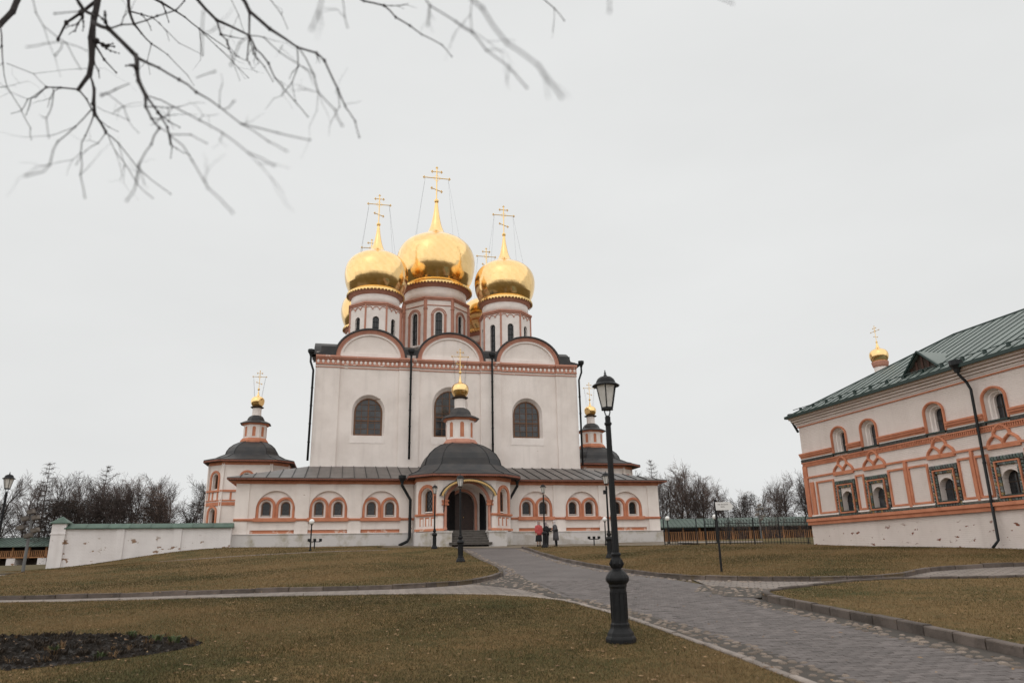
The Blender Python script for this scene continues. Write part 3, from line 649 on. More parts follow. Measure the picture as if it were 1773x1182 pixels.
# window: frame, diamond lattice, glass (shared meshes)
def wmesh():
    g_ = B(); pa = archpath(0,0,.72,.32,n=10); g_.add([(x,.03,z) for x,z in pa],[tuple(range(len(pa)))])
    f_ = B(); f_.band(archpath(0,0,.70,.235,n=10),archpath(0,-.0,.70,.335,n=10),-.02,.028); f_.box(-.33,.33,-.022,.027,-.02,.07)
    l_ = B()
    for k in range(-3,7):
        for s in (-1,1):
            x0,z0,x1,z1 = -.28,k*.2,.28,k*.2+.56
            ts = [0,1]
            lo_, hi_ = max(0,(0-z0)/(z1-z0)), min(1,(.95-z0)/(z1-z0))
            if hi_ > lo_: l_.tube([(s*(x0+(x1-x0)*lo_),0,z0+(z1-z0)*lo_),(s*(x0+(x1-x0)*hi_),0,z0+(z1-z0)*hi_)],.011,4)
    si = B(); si.box(-.3,.3,-.1,.0,.02,.06)
    r_ = [mesh_of('frame',f_),mesh_of('glass',g_),mesh_of('lattice',l_),mesh_of('sill',si)]
    for me,m_ in zip(r_,(M_wood,M_glass,M_iron,M_smooth)): me.materials.append(m_)
    return r_
WM = wmesh()
def arched_window(parent, loc, rz=0, scale=(1,1,1)):
    o = ob('window', None, None, parent, mesh=WM[0]); o.location = loc; o.rotation_euler[2] = rz; o.scale = scale
    for nm,me in (('glass',WM[1]),('lattice',WM[2]),('sill',WM[3])): ob(nm,None,None,o,mesh=me)
    return o
for c in BAYS:
    for s in (-1,1):
        x = c+s*.66
        arched_window(CA,(x,.57,4.88))
        b = B(); b.band(archpath(x,4.72,5.54,.47),archpath(x,4.72,5.54,.655),.17,.30); b.band(archpath(x,4.72,5.54,.50),archpath(x,4.72,5.54,.60),.13,.171)
        ob('window_arch', b, M_red, CA)
for a,c in ((-GX-.02,-3.4),(3.4,GX+.02)):
    b = B(); b.box(a,c,-.06,.079,4.54,4.70); b.box(a,c,-.10,-.06,4.60,4.68)
    ob('string_course', b, M_red, CA)
for c in BAYS:
    b = B(); b.box(c-1.42,c+1.42,-.15,.1,4.50,4.745); ob('window_ledge', b, M_red, CA)
for a,c in ((-GX-.02,-3.4),(3.4,GX+.02)):
    b = B(); b.box(a,c,-.06,.079,7.10,7.33); ob('frieze', b, M_red, CA)
for a,c,k in ((-GX-.13,-3.0,0),(3.0,GX+.13,1)):
    b = B(); b.box(a,c,-.14,.1,2.2,3.62); b.prism([(a,3.62),(c,3.62),(c,3.66),(a,3.66)],-.19,.06); ob('plinth', b, M_plinth, CA)
for x0 in (GX,-GX-.13): b = B(); b.box(x0,x0+.13,.101,GD,2.2,3.62); ob('plinth', b, M_plinth, CA)
# ---- gallery roof: standing-seam sheets, one by one
EY, EZ, TY, TZ, MX = -.6, 7.47, 5.3, 9.0, 11.1
ex = GX+.6
x = -ex; q = random.Random(11)
def topy(x_): return TY if abs(x_) <= MX else TY-(abs(x_)-MX)*(TY-EY)/(ex-MX)
def rz_(y_): return EZ+(TZ-EZ)*(y_-EY)/(TY-EY)
n = 38; w = 2*ex/n
for i in range(n):
    a, c = -ex+i*w, -ex+(i+1)*w
    b = B(); j0 = q.uniform(0,.012)
    pts = [(a,EY),(c,EY),(c,topy(c))] + ([(-MX,TY)] if a < -MX < c else []) + ([(MX,TY)] if a < MX < c else []) + [(a,topy(a))]
    b.add([(x_,y_,rz_(y_)+j0) for x_,y_ in pts]+[(x_,y_,rz_(y_)-.05) for x_,y_ in pts],
          [tuple(range(len(pts))),tuple(range(2*len(pts)-1,len(pts)-1,-1))]+[(k,(k+1)%len(pts),(k+1)%len(pts)+len(pts),k+len(pts)) for k in range(len(pts))])
    rs_ = ob('roof_sheet', b, M_roof2, CA)
    if topy(a) > EY+.05:
        b = B(); ya = topy(a); b.add([(a-.018,EY,rz_(EY)),(a+.018,EY,rz_(EY)),(a+.018,ya,rz_(ya)),(a-.018,ya,rz_(ya)),(a-.018,EY,rz_(EY)+.06),(a+.018,EY,rz_(EY)+.06),(a+.018,ya,rz_(ya)+.06),(a-.018,ya,rz_(ya)+.06)],[(0,3,2,1),(4,5,6,7),(0,1,5,4),(1,2,6,5),(2,3,7,6),(3,0,4,7)]); ob('seam', b, M_dark, rs_)
b = B()
for s in (-1,1):                         # side slopes
    b.add([(s*ex,EY,EZ),(s*ex,GD+.6,EZ),(s*MX,GD-5.3,TZ),(s*MX,TY,TZ)],[(0,1,2,3)])
b.add([(-ex,GD+.6,EZ),(ex,GD+.6,EZ),(MX,GD-5.3,TZ),(-MX,GD-5.3,TZ)],[(0,1,2,3)])
ob('side_roof', b, M_roof2, CA)
for a,c in ((-ex,-3.2),(3.2,ex)):
    b = B(); b.box(a,c,EY+.02,EY+.06,EZ-.11,EZ-.05); scallops(b,a,c,EY+.015,EZ-.09,.16,.08); ob('eave_fringe', b, M_fringe, CA, kind='stuff')
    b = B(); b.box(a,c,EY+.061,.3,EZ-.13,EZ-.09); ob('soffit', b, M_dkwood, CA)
for s in (-1,1):
    b = B(); b.box(min(s*(ex-.06),s*(ex-.02)),max(s*(ex-.06),s*(ex-.02)),EY+.065,GD,EZ-.16,EZ-.05); b.box(min(s*GX,s*(ex-.061)),max(s*GX,s*(ex-.061)),EY+.31,GD,EZ-.12,EZ-.08); ob('side_fascia', b, M_red, CA)
# ---- main block
MY, MD = 5.3, 23.4
b = B()
WIN = [(-6.76,2.2,11.6,13.5,1.13),(-.05,2.5,11.6,14.2,1.28),(6.6,2.24,11.65,13.6,1.15)]
facade(b,-MX,MX,8.6,17.2,[dict(cx=c,w=w_*1.2,zb=zb-.12,zs=zs,rz=r_*1.22,rev=.5,shrink=.165) for c,w_,zb,zs,r_ in WIN],MY,n=18)
for s in (-1,1):
    b.add([(s*MX,MY,8.6),(s*MX,MY+MD,8.6),(s*MX,MY+MD,18.0),(s*MX,MY,18.0)],[(0,1,2,3)])
b.add([(-MX,MY+MD,8.6),(MX,MY+MD,8.6),(MX,MY+MD,18),(-MX,MY+MD,18)],[(0,1,2,3)])
ob('main_wall', b, M_wall, CA)
PIL = [(-11.13,-9.2),(-4.36,-2.68),(2.55,4.3),(9.25,11.13)]
for a,c in PIL:
    b = B(); b.box(a,c,MY-.14,MY-.001,8.6,17.2); ob('pilaster', b, M_wall, CA)
# big windows: frame, mullions, single panes
for c,w_,zb,zs,r_ in WIN:
    hw = w_/2; y = MY+.42
    f_ = B(); f_.band(archpath(c,zb,zs,hw-.09,r_-.09,16),archpath(c,zb,zs,hw+.03,r_+.03,16),y-.06,y+.05); f_.box(c-hw,c+hw,y-.08,y+.05,zb-.05,zb+.07)
    wn = ob('window', f_, M_wood, CA)
    b = B(); zm = zb+(zs-zb)*.62
    b.box(c-.05,c+.05,y-.05,y+.03,zb,zs+r_-.05); b.box(c-hw+.05,c+hw-.05,y-.055,y+.03,zm-.045,zm+.045)
    nc, nr = 4, 6; zt = zs+r_; hz = (zt-zb)/nr
    for k in (1,3): xk = c-hw+k*w_/4; b.box(xk-.018,xk+.018,y-.03,y+.02,zb,zs+r_*math.sqrt(max(0,1-((xk-c)/hw)**2))-.03)
    for k in range(1,nr): zk = zb+k*hz; e = hw*(1 if zk < zs else math.sqrt(max(0,1-((zk-zs)/r_)**2)))-.04; b.box(c-e,c+e,y-.028,y+.02,zk-.016,zk+.016)
    ob('mullion', b, M_wood, wn)
    for i in range(nc):
        for j in range(nr):
            xa, xb = c-hw+i*w_/4+.012, c-hw+(i+1)*w_/4-.012; za, z2 = zb+j*hz+.012, zb+(j+1)*hz-.012
            lim = lambda x_: zs+r_*math.sqrt(max(0,1-((x_-c)/hw)**2))
            ta, tm, tb_ = min(z2,lim(xa)), min(z2,lim((xa+xb)/2)), min(z2,lim(xb))
            if max(ta,tm,tb_) < za+.08: continue
            yy = y+.012+q.uniform(-.006,.006); b = B(); b.add([(xa,yy,za),(xb,yy+q.uniform(-.008,.008),za),(xb,yy,max(tb_,za)),((xa+xb)/2,yy+q.uniform(-.008,.008),max(tm,za)),(xa,yy,max(ta,za))],[(0,1,2,3,4)])
            ob('pane', b, M_glass, wn)
    b = B(); b.box(c-hw-.32,c+hw+.32,MY-.03,MY-.002,zb-.72,zb-.10); ob('window_apron', b, M_smooth, CA)
    b = B(); b.add([(c-hw-.05,y+.06,zb-.1),(c+hw+.05,y+.06,zb-.1),(c+hw+.05,y+.06,zt+.05),(c-hw-.05,y+.06,zt+.05)],[(0,1,2,3)]); ob('dark_interior', b, M_dkwood, wn)
# cornice with beads
def cornice(x0, x1, y):
    b = B(); b.box(x0,x1,y-.30,MY+.2,17.86,18.02); b.box(x0,x1,y-.2,MY+.2,17.74,17.86); b.box(x0,x1,y-.06,MY+.2,17.32,17.74); b.box(x0,x1,y-.16,MY+.2,17.26,17.34); b.box(x0,x1,y-.07,MY+.2,17.04,17.10)
    ob('cornice', b, M_pinkw, CA)
    b = B(); b.box(x0,x1,y-.035,MY+.2,17.10,17.26); ob('cornice_strip', b, M_smooth, CA)
    b = B(); n = max(1,int((x1-x0)/.36)); w_ = (x1-x0)/n
    for i in range(n):
        cx = x0+(i+.5)*w_; b.rings([[(cx+sx*rx*math.cos(a),y-.06-d_,17.53+rz2*math.sin(a)) for a in [k*math.pi/4 for k in range(8)]] for sx,rx,rz2,d_ in ((1,.115,.17,0),(1,.10,.15,.06),(1,.05,.08,.085))])
    ob('cornice_bead', b, M_smooth, CA, kind='stuff')
for a,c in PIL: cornice(a-.02,c+.02,MY-.14)
for a,c in ((-9.2,-4.36),(-2.68,2.55),(4.3,9.25)): cornice(a+.03,c-.03,MY)
# gables and barrel roofs
GAB = [-6.75,-.02,6.75]; GR, GZ, ZS = 3.2, 2.75, 18.02
b = B(); 
for c in GAB:
    pth = [(c-3.3,ZS)]+arc(c,ZS,2.95,2.45,24)+[(c+3.3,ZS)]
    b.prism(arc(c,ZS,2.9,2.42,24),MY+.06,MY+.5)
ob('gable', b, M_wall, CA)
for c in GAB:
    b = B(); b.band(arc(c,ZS,2.32,1.92,24),arc(c,ZS,2.5,2.08,24),MY-.06,MY+.1); ob('gable_moulding', b, M_smooth, CA)
    b = B(); b.band(arc(c,ZS,2.5,2.08,24),arc(c,ZS,2.83,2.36,24),MY-.12,MY+.1); b.band(arc(c,ZS,2.66,2.22,24),arc(c,ZS,2.83,2.36,24),MY-.18,MY-.119); ob('gable_archivolt', b, M_pink, CA)
b = B(); b.box(-MX,MX,MY-.05,MY+.3,ZS,ZS+.35); b.box(-MX-.05,MX+.05,MY+.31,MY+MD,17.9,ZS+.4); ob('wall_top', b, M_smooth, CA)
for c in GAB:
    b = B(); b.band(arc(c,ZS,2.84,2.37,26),arc(c,ZS,2.99,2.50,26),MY-.3,MY+MD+.3); ob('barrel_roof', b, M_roof, CA)
for cy in (MY+MD/2-6.85,MY+MD/2,MY+MD/2+6.85):
    b = B(); pin = arc(cy,ZS,2.7,2.2,22); po = arc(cy,ZS,2.85,2.34,22); b.xf = lambda q_: (q_[1],q_[0],q_[2])
    b.band(pin,po,-MX-.35,MX+.35); ob('barrel_roof', b, M_roof, CA)
    for s in (-1,1):
        b = B(lambda q_: (q_[1],q_[0],q_[2])); b.prism(pin,min(s*(MX-.1),s*(MX+.02)),max(s*(MX-.1),s*(MX+.02))); ob('gable', b, M_wall, CA)
b = B(); b.box(-MX+.3,MX-.3,MY+.5,MY+MD-.5,ZS+.3,ZS+1.0); ob('roof_deck', b, M_roof, CA)
for s in (-1,1):
    b = B(); b.box(min(s*9.7,s*(MX+.4)),max(s*9.7,s*(MX+.4)),MY-.32,MY+1.6,ZS+.02,ZS+.12); b.prism([(s*9.6,ZS+.55),(s*(MX+.4),ZS+.12),(s*(MX+.4),ZS+.02),(s*9.6,ZS+.02)],MY-.31,MY+.4); ob('corner_flashing', b, M_roof, CA)
# downpipes
def pipe(pts, fun=True, parent=None, r_=.088, nm='downpipe'):
    b = B(); b.tube(pts,r_,8); o = ob(nm, b, M_dark, parent, smooth=True)
    if fun:
        t = pts[0]; b = B(); b.lathe([(.11,t[2]-.12),(.14,t[2]+.02),(.27,t[2]+.22),(.27,t[2]+.42)],8,t[0],t[1]); ob('funnel', b, M_dark, o)
    b = B()
    for p0,p1 in zip(pts[:-1],pts[1:]):
        L_ = (Vector(p1)-Vector(p0)).length
        if L_ > 2:
            for k in range(1,int(L_/1.6)+1):
                c_ = Vector(p0).lerp(Vector(p1),k/(int(L_/1.6)+1)); b.tube([c_-Vector((0,0,.05)),c_+Vector((0,0,.05))],r_*1.22,8); b.tube([c_,c_+Vector((0,.35,0))],.015,4)
    if b.v: ob('bracket', b, M_dark, o)
    return o
pipe([(-3.42,MY-.42,18.35),(-3.42,MY-.42,17.6),(-3.42,MY-.36,9.6)],parent=CA)
pipe([(3.5,MY-.42,18.35),(3.5,MY-.42,17.6),(3.5,MY-.36,9.6)],parent=CA)
pipe([(-MX-.45,MY-.35,18.0),(-MX-.45,MY-.35,17.4),(-MX-.2,MY-.3,16.7),(-MX-.22,MY-.3,9.4)],parent=CA)
pipe([(MX+.45,MY-.35,18.0),(MX+.45,MY-.35,17.4),(MX+.2,MY-.3,16.7),(MX+.2,MY-.3,9.3)],parent=CA)
for s,x0,x1 in ((-1,-4.35,-3.72),(1,4.2,3.62)):
    pipe([(x0,-.62,7.25),(x0,-.6,6.95),(x1,-.42,5.95),(x1,-.35,3.35),(x1+s*.15,-.45,3.05),(x1+s*.75,-.75,2.78)],parent=CA,r_=.105)
# drums and domes
def drum(cx, cy, Rd, z0, z1, zr, Rr, zw, zc, ch, seg, big=False, rows=None):
    """octagonal drum of half-width Rd from z0 to z1, round neck to ring zr, dome of radius Rr widest at zw"""
    side = Rd*math.tan(math.pi/8)
    b = B(); w_ = side*(.62 if not big else .52); zb, zt = z0+1.0, z1-(1.05 if not big else 1.25)
    for k in range(8):
        a = k*math.pi/4; ca_, sa_ = math.cos(a), math.sin(a)
        b.xf = lambda q_: (cx+q_[0]*ca_-(q_[1]-Rd)*sa_, cy+q_[0]*sa_+(q_[1]-Rd)*ca_, q_[2])
        facade(b,-side,side,z0,z1,[dict(cx=0,w=w_,zb=zb,zs=zt-w_/2,rev=.25)],0,n=8)
    b.xf = None
    dr = ob('drum', b, M_smooth, CA)
    for k in (0,1,7):
        a = k*math.pi/4; ca_, sa_ = math.cos(a), math.sin(a); xf = lambda q_: (cx+q_[0]*ca_-(q_[1]-Rd)*sa_, cy+q_[0]*sa_+(q_[1]-Rd)*ca_, q_[2])
        b = B(xf); pa = archpath(0,zb,zt-w_/2,w_/2,n=8); b.add([(x_,.2,z_) for x_,z_ in pa],[tuple(range(len(pa)))]); ob('window_glass', b, M_glass, dr)
        b = B(xf)
        for t in (-.17,.17): b.box(t*w_-.022,t*w_+.022,.15,.19,zb,zt-.1)
        for t in range(1,6): zz = zb+(zt-zb)*t/6; b.box(-w_/2+.01,w_/2-.01,.145,.195,zz-.02,zz+.02)
        ob('window_bars', b, M_dark, dr)
        b = B(xf)
        if big:
            b.band(archpath(0,zb-.3,zt-w_/2,w_/2+.16,n=10),archpath(0,zb-.3,zt-w_/2,w_/2+.26,n=10),-.06,.0)
            for s in (-1,1):
                xx = s*(w_/2+.34); b.box(xx-.07,xx+.07,-.07,0,zb-.3,zt-w_/2); b.box(xx-.1,xx+.1,-.1,0,zt-w_/2,zt-w_/2+.1); b.box(xx-.1,xx+.1,-.1,0,zb+.5,zb+.58)
            b.band(archpath(0,zt-w_/2,zt-w_/2,w_/2+.34,n=10),archpath(0,zt-w_/2,zt-w_/2,w_/2+.42,n=10),-.07,.0)
            ob('window_surround', b, M_pink, dr)
        else:
            for j in (-1,0,1): b.band(arc(j*side*2/3,z1-.42,side/3-.05,n=8),arc(j*side*2/3,z1-.42,side/3,n=8),-.06,0)
            ob('blind_arcade', b, M_pink, dr)
    b = B()
    for k in range(8):
        a = (k+.5)*math.pi/4-math.pi/2; rr_ = Rd/math.cos(math.pi/8); x_, y_ = cx+rr_*math.cos(a), cy+rr_*math.sin(a)
        hw = .17 if big else .09
        b.tube([(x_,y_,z0+.1),(x_,y_,z1-.02)],hw,6)
        if big:
            for zz in (z1-1.0,z0+1.6): b.tube([(x_,y_,zz),(x_,y_,zz+.09)],hw*1.35,6)
    ob('corner_shaft', b, M_pink, dr)
    o8 = [(math.cos(math.pi/8),)]
    def ring8(prof, nm, m_):
        b = B(); b.lathe([(r_/math.cos(math.pi/8),z_) for r_,z_ in prof],8,cx,cy,math.pi/8); return ob(nm, b, m_, dr)
    ring8([(Rd+.02,z1-.04),(Rd+.10,z1),(Rd+.10,z1+.12),(Rd+.17,z1+.14),(Rd+.17,z1+.28),(Rd-.05,z1+.36)],'band',M_pink)
    if big: ring8([(Rd+.02,z1-.62),(Rd+.07,z1-.6),(Rd+.07,z1-.54),(Rd+.02,z1-.52)],'band',M_pink)
    b = B(); b.lathe([(Rd-.02,z1+.3),(Rd-.02,zr-.38)],28,cx,cy); ob('neck', b, M_smooth, dr, smooth=True)
    b = B(); k_ = Rr/2.98
    b.lathe([(Rd-.02,zr-.36),(Rd+.07,zr-.31),(Rd+.1,zr-.2),(Rd+.2*k_,zr-.13),(Rd+.23*k_,zr-.05),(Rd+.3*k_,zr)],36,cx,cy); ob('flared_cornice', b, M_pink, dr, smooth=True)
    b = B(); b.lathe([(Rd+.3*k_,zr),(Rd+.40*k_,zr+.01),(Rd+.42*k_,zr+.17),(Rd+.36*k_,zr+.22),(Rd+.1,zr+.24)],36,cx,cy); n_ = int(52*k_)
    for i in range(n_):
        a = 2*math.pi*i/n_; b.xf = lambda q_: (cx+q_[0]*math.cos(a)-q_[1]*math.sin(a),cy+q_[0]*math.sin(a)+q_[1]*math.cos(a),q_[2])
        rr_ = Rd+.385*k_; b.add([(rr_,-.09,zr+.02),(rr_+.05,0,zr-.16),(rr_,.09,zr+.02),(rr_+.06,-.09,zr+.06),(rr_+.06,.09,zr+.06)],[(0,1,3),(1,2,4),(1,4,3),(0,3,4,2)])
    b.xf = None
    ob('gilded_valance', b, M_gold2, dr, kind='stuff')
    b = B(); b.lathe([(Rd+.26*k_,zr+.2),(Rd+.16*k_,zr+.33),(.78*Rr,zr+.44),(.76*Rr,zr+.55)],36,cx,cy); ob('gilded_collar', b, M_gold2, dr, smooth=True)
    dm = onion(CA,cx,cy,zw,Rr,seg,rows)
    cross(CA,cx,cy,zc,ch); wires(CA,cx,cy,zc+.7*ch,.3*ch,zw+.55*Rr,.55*Rr)
FR = [0,2,3,4,5,7,9,10,11,12,13]
cyf, cyc, cyr = 11.7, 17.0, 22.4
drum(-6.3,cyf,2.28,19.0,24.15,25.68,2.98,27.92,33.2,3.25,24,rows=FR)
drum(6.25,cyf,2.28,19.0,24.15,25.68,2.98,27.92,33.2,3.25,24,rows=FR)
drum(-.02,cyc,3.25,19.0,26.6,28.42,4.13,31.7,39.05,4.2,30,big=True)
drum(-6.6,cyr,2.28,19.0,24.15,25.68,2.98,27.92,33.2,3.25,0); drum(6.5,cyr,2.28,19.0,24.15,25.68,2.98,27.92,33.2,3.25,0)
# little round gables at the foot of the middle drum
b = B()
for k in range(8):
    a = k*math.pi/4; b.xf = lambda q_: (-.02+q_[0]*math.cos(a)-(q_[1]-3.75)*math.sin(a), cyc+q_[0]*math.sin(a)+(q_[1]-3.75)*math.cos(a), q_[2])
    for c in (-.95,.95): b.band(arc(c,20.9,.72,n=10),arc(c,20.9,.88,n=10),-.12,.6); b.prism(arc(c,20.9,.74,n=10),0,.5)
    b.box(-1.9,1.9,.05,.5,19.2,20.9)
b.xf = None; b.lathe([(3.85,20.9),(3.7,21.6),(3.3,22.1)],8,-.02,cyc,math.pi/8)
ob('drum_base_gables', b, M_smooth, CA)
# ================================================================ porches (chamfered-square plan, domed tent roof, lantern, cupola)
def lantern_top(T, cx, cy, zE, he, S, zd, zl, zo, ro, zc, ch, M_trim, kd=.7):
    """skirt roof + bell dome from eave zE, lantern, small roof, neck, onion, cross. he: eave half, S: heights dict"""
    ce = he*.37; DP = [(kd+.02,-.03),(kd,.06),(kd*.965,.28),(kd*.88,.52),(kd*.74,.74),(kd*.58,.9),(max(kd*.42,.27),1)]
    for k,(nm) in enumerate(('roof_skirt',)):
        b = B(); b.octa([(he,ce,zE),(he,ce,zE+.06),(he*(1+kd)*.5-.03,he*.33,zE+.36*S),(he*(kd+.03),he*.38*kd,zE+.8*S)],cx,cy); rf = ob('roof', b, M_roof, T)
    b = B(); b.octa([(he*hh_,he*hh_*.39,zE+(.78+(zd-zE-.78*S)/S*t_)*S) for hh_,t_ in DP],cx,cy)
    ob('dome', b, M_roof, rf)
    b = B()                                  # raised hip seams
    for i in range(8):
        def cn(h,z): x_,y_ = oct2(h,h*.38)[i]; return (cx+x_,cy+y_,z)
        b.tube([cn(he,zE+.07),cn(he*(1+kd)*.5-.03,zE+.37*S),cn(he*(kd+.03),zE+.81*S)]+[cn(he*hh_,zE+(.78+(zd-zE-.78*S)/S*t_)*S) for hh_,t_ in DP[1:]],.028,4)
    ob('hip_seam', b, M_dark, rf, kind='stuff')
    hl = he*.255; cl = hl*.55
    b = B(); b.octa([(hl*1.22,cl*1.22,zd-.16),(hl*1.22,cl*1.22,zd+.1),(hl*1.05,cl*1.05,zd+.34)],cx,cy); ob('lantern_base', b, M_trim, T)
    la = B(); la.octa([(hl,cl,zd+.3),(hl,cl,zl)],cx,cy); ln = ob('lantern', la, M_smooth, T)
    for k in range(8):
        a = k*math.pi/4; hh = hl if k % 2 == 0 else (2*hl-cl)/math.sqrt(2)
        b = B(lambda q_: (cx+q_[0]*math.cos(a)-(q_[1]-hh)*math.sin(a), cy+q_[0]*math.sin(a)+(q_[1]-hh)*math.cos(a), q_[2]))
        pa = archpath(0,zd+.5,zl-.34,.15,n=8); b.prism(pa,-.012,.02); ob('blind_niche', b, M_red, ln)
        b = B(lambda q_: (cx+q_[0]*math.cos(a)-(q_[1]-hh)*math.sin(a), cy+q_[0]*math.sin(a)+(q_[1]-hh)*math.cos(a), q_[2]))
        b.band(archpath(0,zd+.5,zl-.34,.15,n=8),archpath(0,zd+.46,zl-.34,.2,n=8),-.04,.01); ob('niche_frame', b, M_smooth, ln)
    b = B(); b.octa([(hl*1.1,cl*1.1,zl-.02),(hl*1.24,cl*1.24,zl+.12)],cx,cy); ob('lantern_cornice', b, M_red, ln)
    b = B(); k_ = (zo-ro*.9-zl)/2.1
    b.octa([(hl*1.36,cl*1.36,zl+.1),(hl*1.36,cl*1.36,zl+.15),(hl*1.05,cl*1.05,zl+.38*k_),(hl*.78,cl*.78,zl+.52*k_),(hl*.74,cl*.74,zl+.72*k_),(hl*.62,cl*.62,zl+.95*k_),(hl*.42,cl*.42,zl+1.12*k_)],cx,cy); ob('lantern_roof', b, M_roof, T)
    b = B(); b.lathe([(hl*.46,zl+1.05*k_),(hl*.42,zl+1.2*k_),(hl*.42,zo-ro*1.05)],10,cx,cy); nk = ob('neck', b, M_smooth, T)
    b = B(); b.lathe([(hl*.44,zo-ro*1.12),(hl*.62,zo-ro*1.0),(hl*.62,zo-ro*.93),(hl*.4,zo-ro*.88)],12,cx,cy); ob('neck_cornice', b, M_dkwood, nk)
    onion(T,cx,cy,zo,ro); cross(T,cx,cy,zc,ch); wires(T,cx,cy,zc+.7*ch,.3*ch,zo+.5*ro,.5*ro)
def chamfer_faces(h, c):
    """list of (angle, distance, half length) for the 8 faces, 0 = front (-y), 1 = front right, 7 = front left"""
    d_ = (2*h-c)/math.sqrt(2); l = c*math.sqrt(2)/2
    return [(k*math.pi/4, h if k % 2 == 0 else d_, (h-c) if k % 2 == 0 else l) for k in range(8)]
def face_xf(cx, cy, a, dist):
    ca_, sa_ = math.cos(a), math.sin(a)
    return lambda q_: (cx+q_[0]*ca_-(q_[1]-dist)*sa_, cy+q_[0]*sa_+(q_[1]-dist)*ca_, q_[2])
def eave(T, cx, cy, h, z, inner):
    ce = h*.37
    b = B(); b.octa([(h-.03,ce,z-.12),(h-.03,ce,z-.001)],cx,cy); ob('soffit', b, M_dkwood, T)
    b = B()
    for a,dist,hl in chamfer_faces(h,ce): b.xf = face_xf(cx,cy,a,dist); b.box(-hl,hl,-.015,.025,z-.10,z-.005); scallops(b,-hl,hl,-.02,z-.08,.16,.08)
    b.xf = None; ob('eave_fringe', b, M_fringe, T, kind='stuff')
    b = B(); b.octa([(inner+.07,(inner+.07)*.406,z-.38),(inner+.07,(inner+.07)*.406,z-.121)],cx,cy); ob('frieze', b, M_red, T)

# ---- west (entrance) porch
PX, PY, PH, PC = .05, .6, 3.42, 1.39
PO = thing('entrance_porch', 'low octagonal entrance porch with dark bell dome and open arched doorway', 'porch', (*chw(PX,PY-3),2.6), CH_A, absz=True)
PO.location = (*chw(PX,PY),2.6); px, py = 0, 0
ZT = 7.2; faces = chamfer_faces(PH,PC)
b = B()
for k,(a,dist,hl) in enumerate(faces):
    b.xf = face_xf(px,py,a,dist)
    ops = [dict(cx=0,w=2.9,zb=3.68,zs=5.45,rev=.5)] if k == 0 else [dict(cx=0,w=.95,zb=4.86,zs=6.1,rev=.35,shrink=.12)] if k in (1,7) else []
    facade(b,-hl,hl,2.3,ZT,ops,0)
b.xf = None
b.add([(-1.5,-2.95,3.675),(1.5,-2.95,3.675),(1.5,-.9,3.675),(-1.5,-.9,3.675)],[(0,1,2,3)])
ob('wall', b, M_wallw, PO)
b = B()                                         # vestibule: side walls, vault, inner wall with door opening
for s in (-1,1): b.add([(s*1.45,-2.92,3.68),(s*1.45,-1.3,3.68),(s*1.45,-1.3,5.45),(s*1.45,-2.92,5.45)],[(0,1,2,3)])
ar = arc(0,5.45,1.45,n=12)
for (xa,za),(xb,zb_) in zip(ar[:-1],ar[1:]): b.add([(xa,-2.92,za),(xb,-2.92,zb_),(xb,-1.3,zb_),(xa,-1.3,za)],[(0,1,2,3)])
facade(b,-1.5,1.5,3.68,7.0,[dict(cx=0,w=1.75,zb=3.7,zs=5.55,rz=.95,rev=.3)],-1.3)
ob('vestibule', b, M_smooth, PO)
b = B(); b.band(archpath(0,3.7,5.55,.875,.95),archpath(0,3.7,5.55,1.06,1.14),-1.42,-1.301); ob('door_surround', b, M_pink, PO)
dr = B(); dr.prism(archpath(0,3.7,5.55,.87,.94),-1.06,-.98); dd = ob('door', dr, M_door, PO)
for i in range(2):
    for j in range(5):
        b = B(); x0 = -.8+i*.82; z0 = 3.85+j*.42
        if z0+.34 < 6.2: b.box(x0+.06,x0+.74,-1.085,-1.055,z0,z0+.34); ob('door_panel', b, M_door, dd)
b = B(); b.ball((.1,-1.11,4.7),.045,8,5); ob('door_handle', b, M_gold2, dd)
for s,ang in ((-1,R(76)),(1,R(-80))):            # outer iron leaves folded back
    b = B(); hx, hy = s*1.38, -2.95
    def lf(q_): x_ = q_[0]*s*-1; return (hx+x_*math.cos(ang)-(q_[1])*math.sin(ang)*1, hy+x_*math.sin(ang)+q_[1]*math.cos(ang)+0, q_[2])
    b.xf = (lambda q_: (hx+q_[0]*.62+q_[1], hy+q_[0]*1.0, q_[2])) if s < 0 else (lambda q_: (hx-q_[0]*.22+q_[1], hy+q_[0]*.71, q_[2]))
    b.prism([(0,3.72),(1.15,3.72),(1.15,6.55),(.6,6.35),(0,5.6)],-.03,.03); lf_ = ob('iron_door_leaf', b, M_iron, PO)
    b = B(b.xf)
    for zz in (4.2,4.9,5.5): b.box(.06,1.1,-.045,.045,zz,zz+.06)
    ob('door_strap', b, M_iron, lf_)
# portal trim and canopy
b = B(); b.band(archpath(0,3.68,5.45,1.45),archpath(0,3.68,5.45,1.66),-PH-.06,-PH+.001); ob('portal_arch', b, M_pink, PO)
for s in (-1,1):
    b = B(); b.lathe([(.12,3.72),(.12,3.85),(.085,3.9),(.085,5.35),(.12,5.4)],8,s*1.55,-PH-.12); ob('portal_shaft', b, M_pink, PO)
    b = B(); b.box(s*1.58-.24,s*1.58+.24,-PH-.28,-PH-.0,5.38,5.48); b.box(s*1.58-.19,s*1.58+.19,-PH-.22,-PH,5.49,5.62); b.box(s*1.58-.24,s*1.58+.24,-PH-.28,-PH,5.63,5.74); ob('portal_capital', b, M_red, PO)
ci, co_ = arc(0,5.72,1.98,1.38,18,168,12), arc(0,5.74,2.03,1.43,18,168,12)
b = B(); b.band(ci,co_,-PH-.85,-PH+.02); cn_ = ob('canopy', b, M_dark, PO)
b = B()
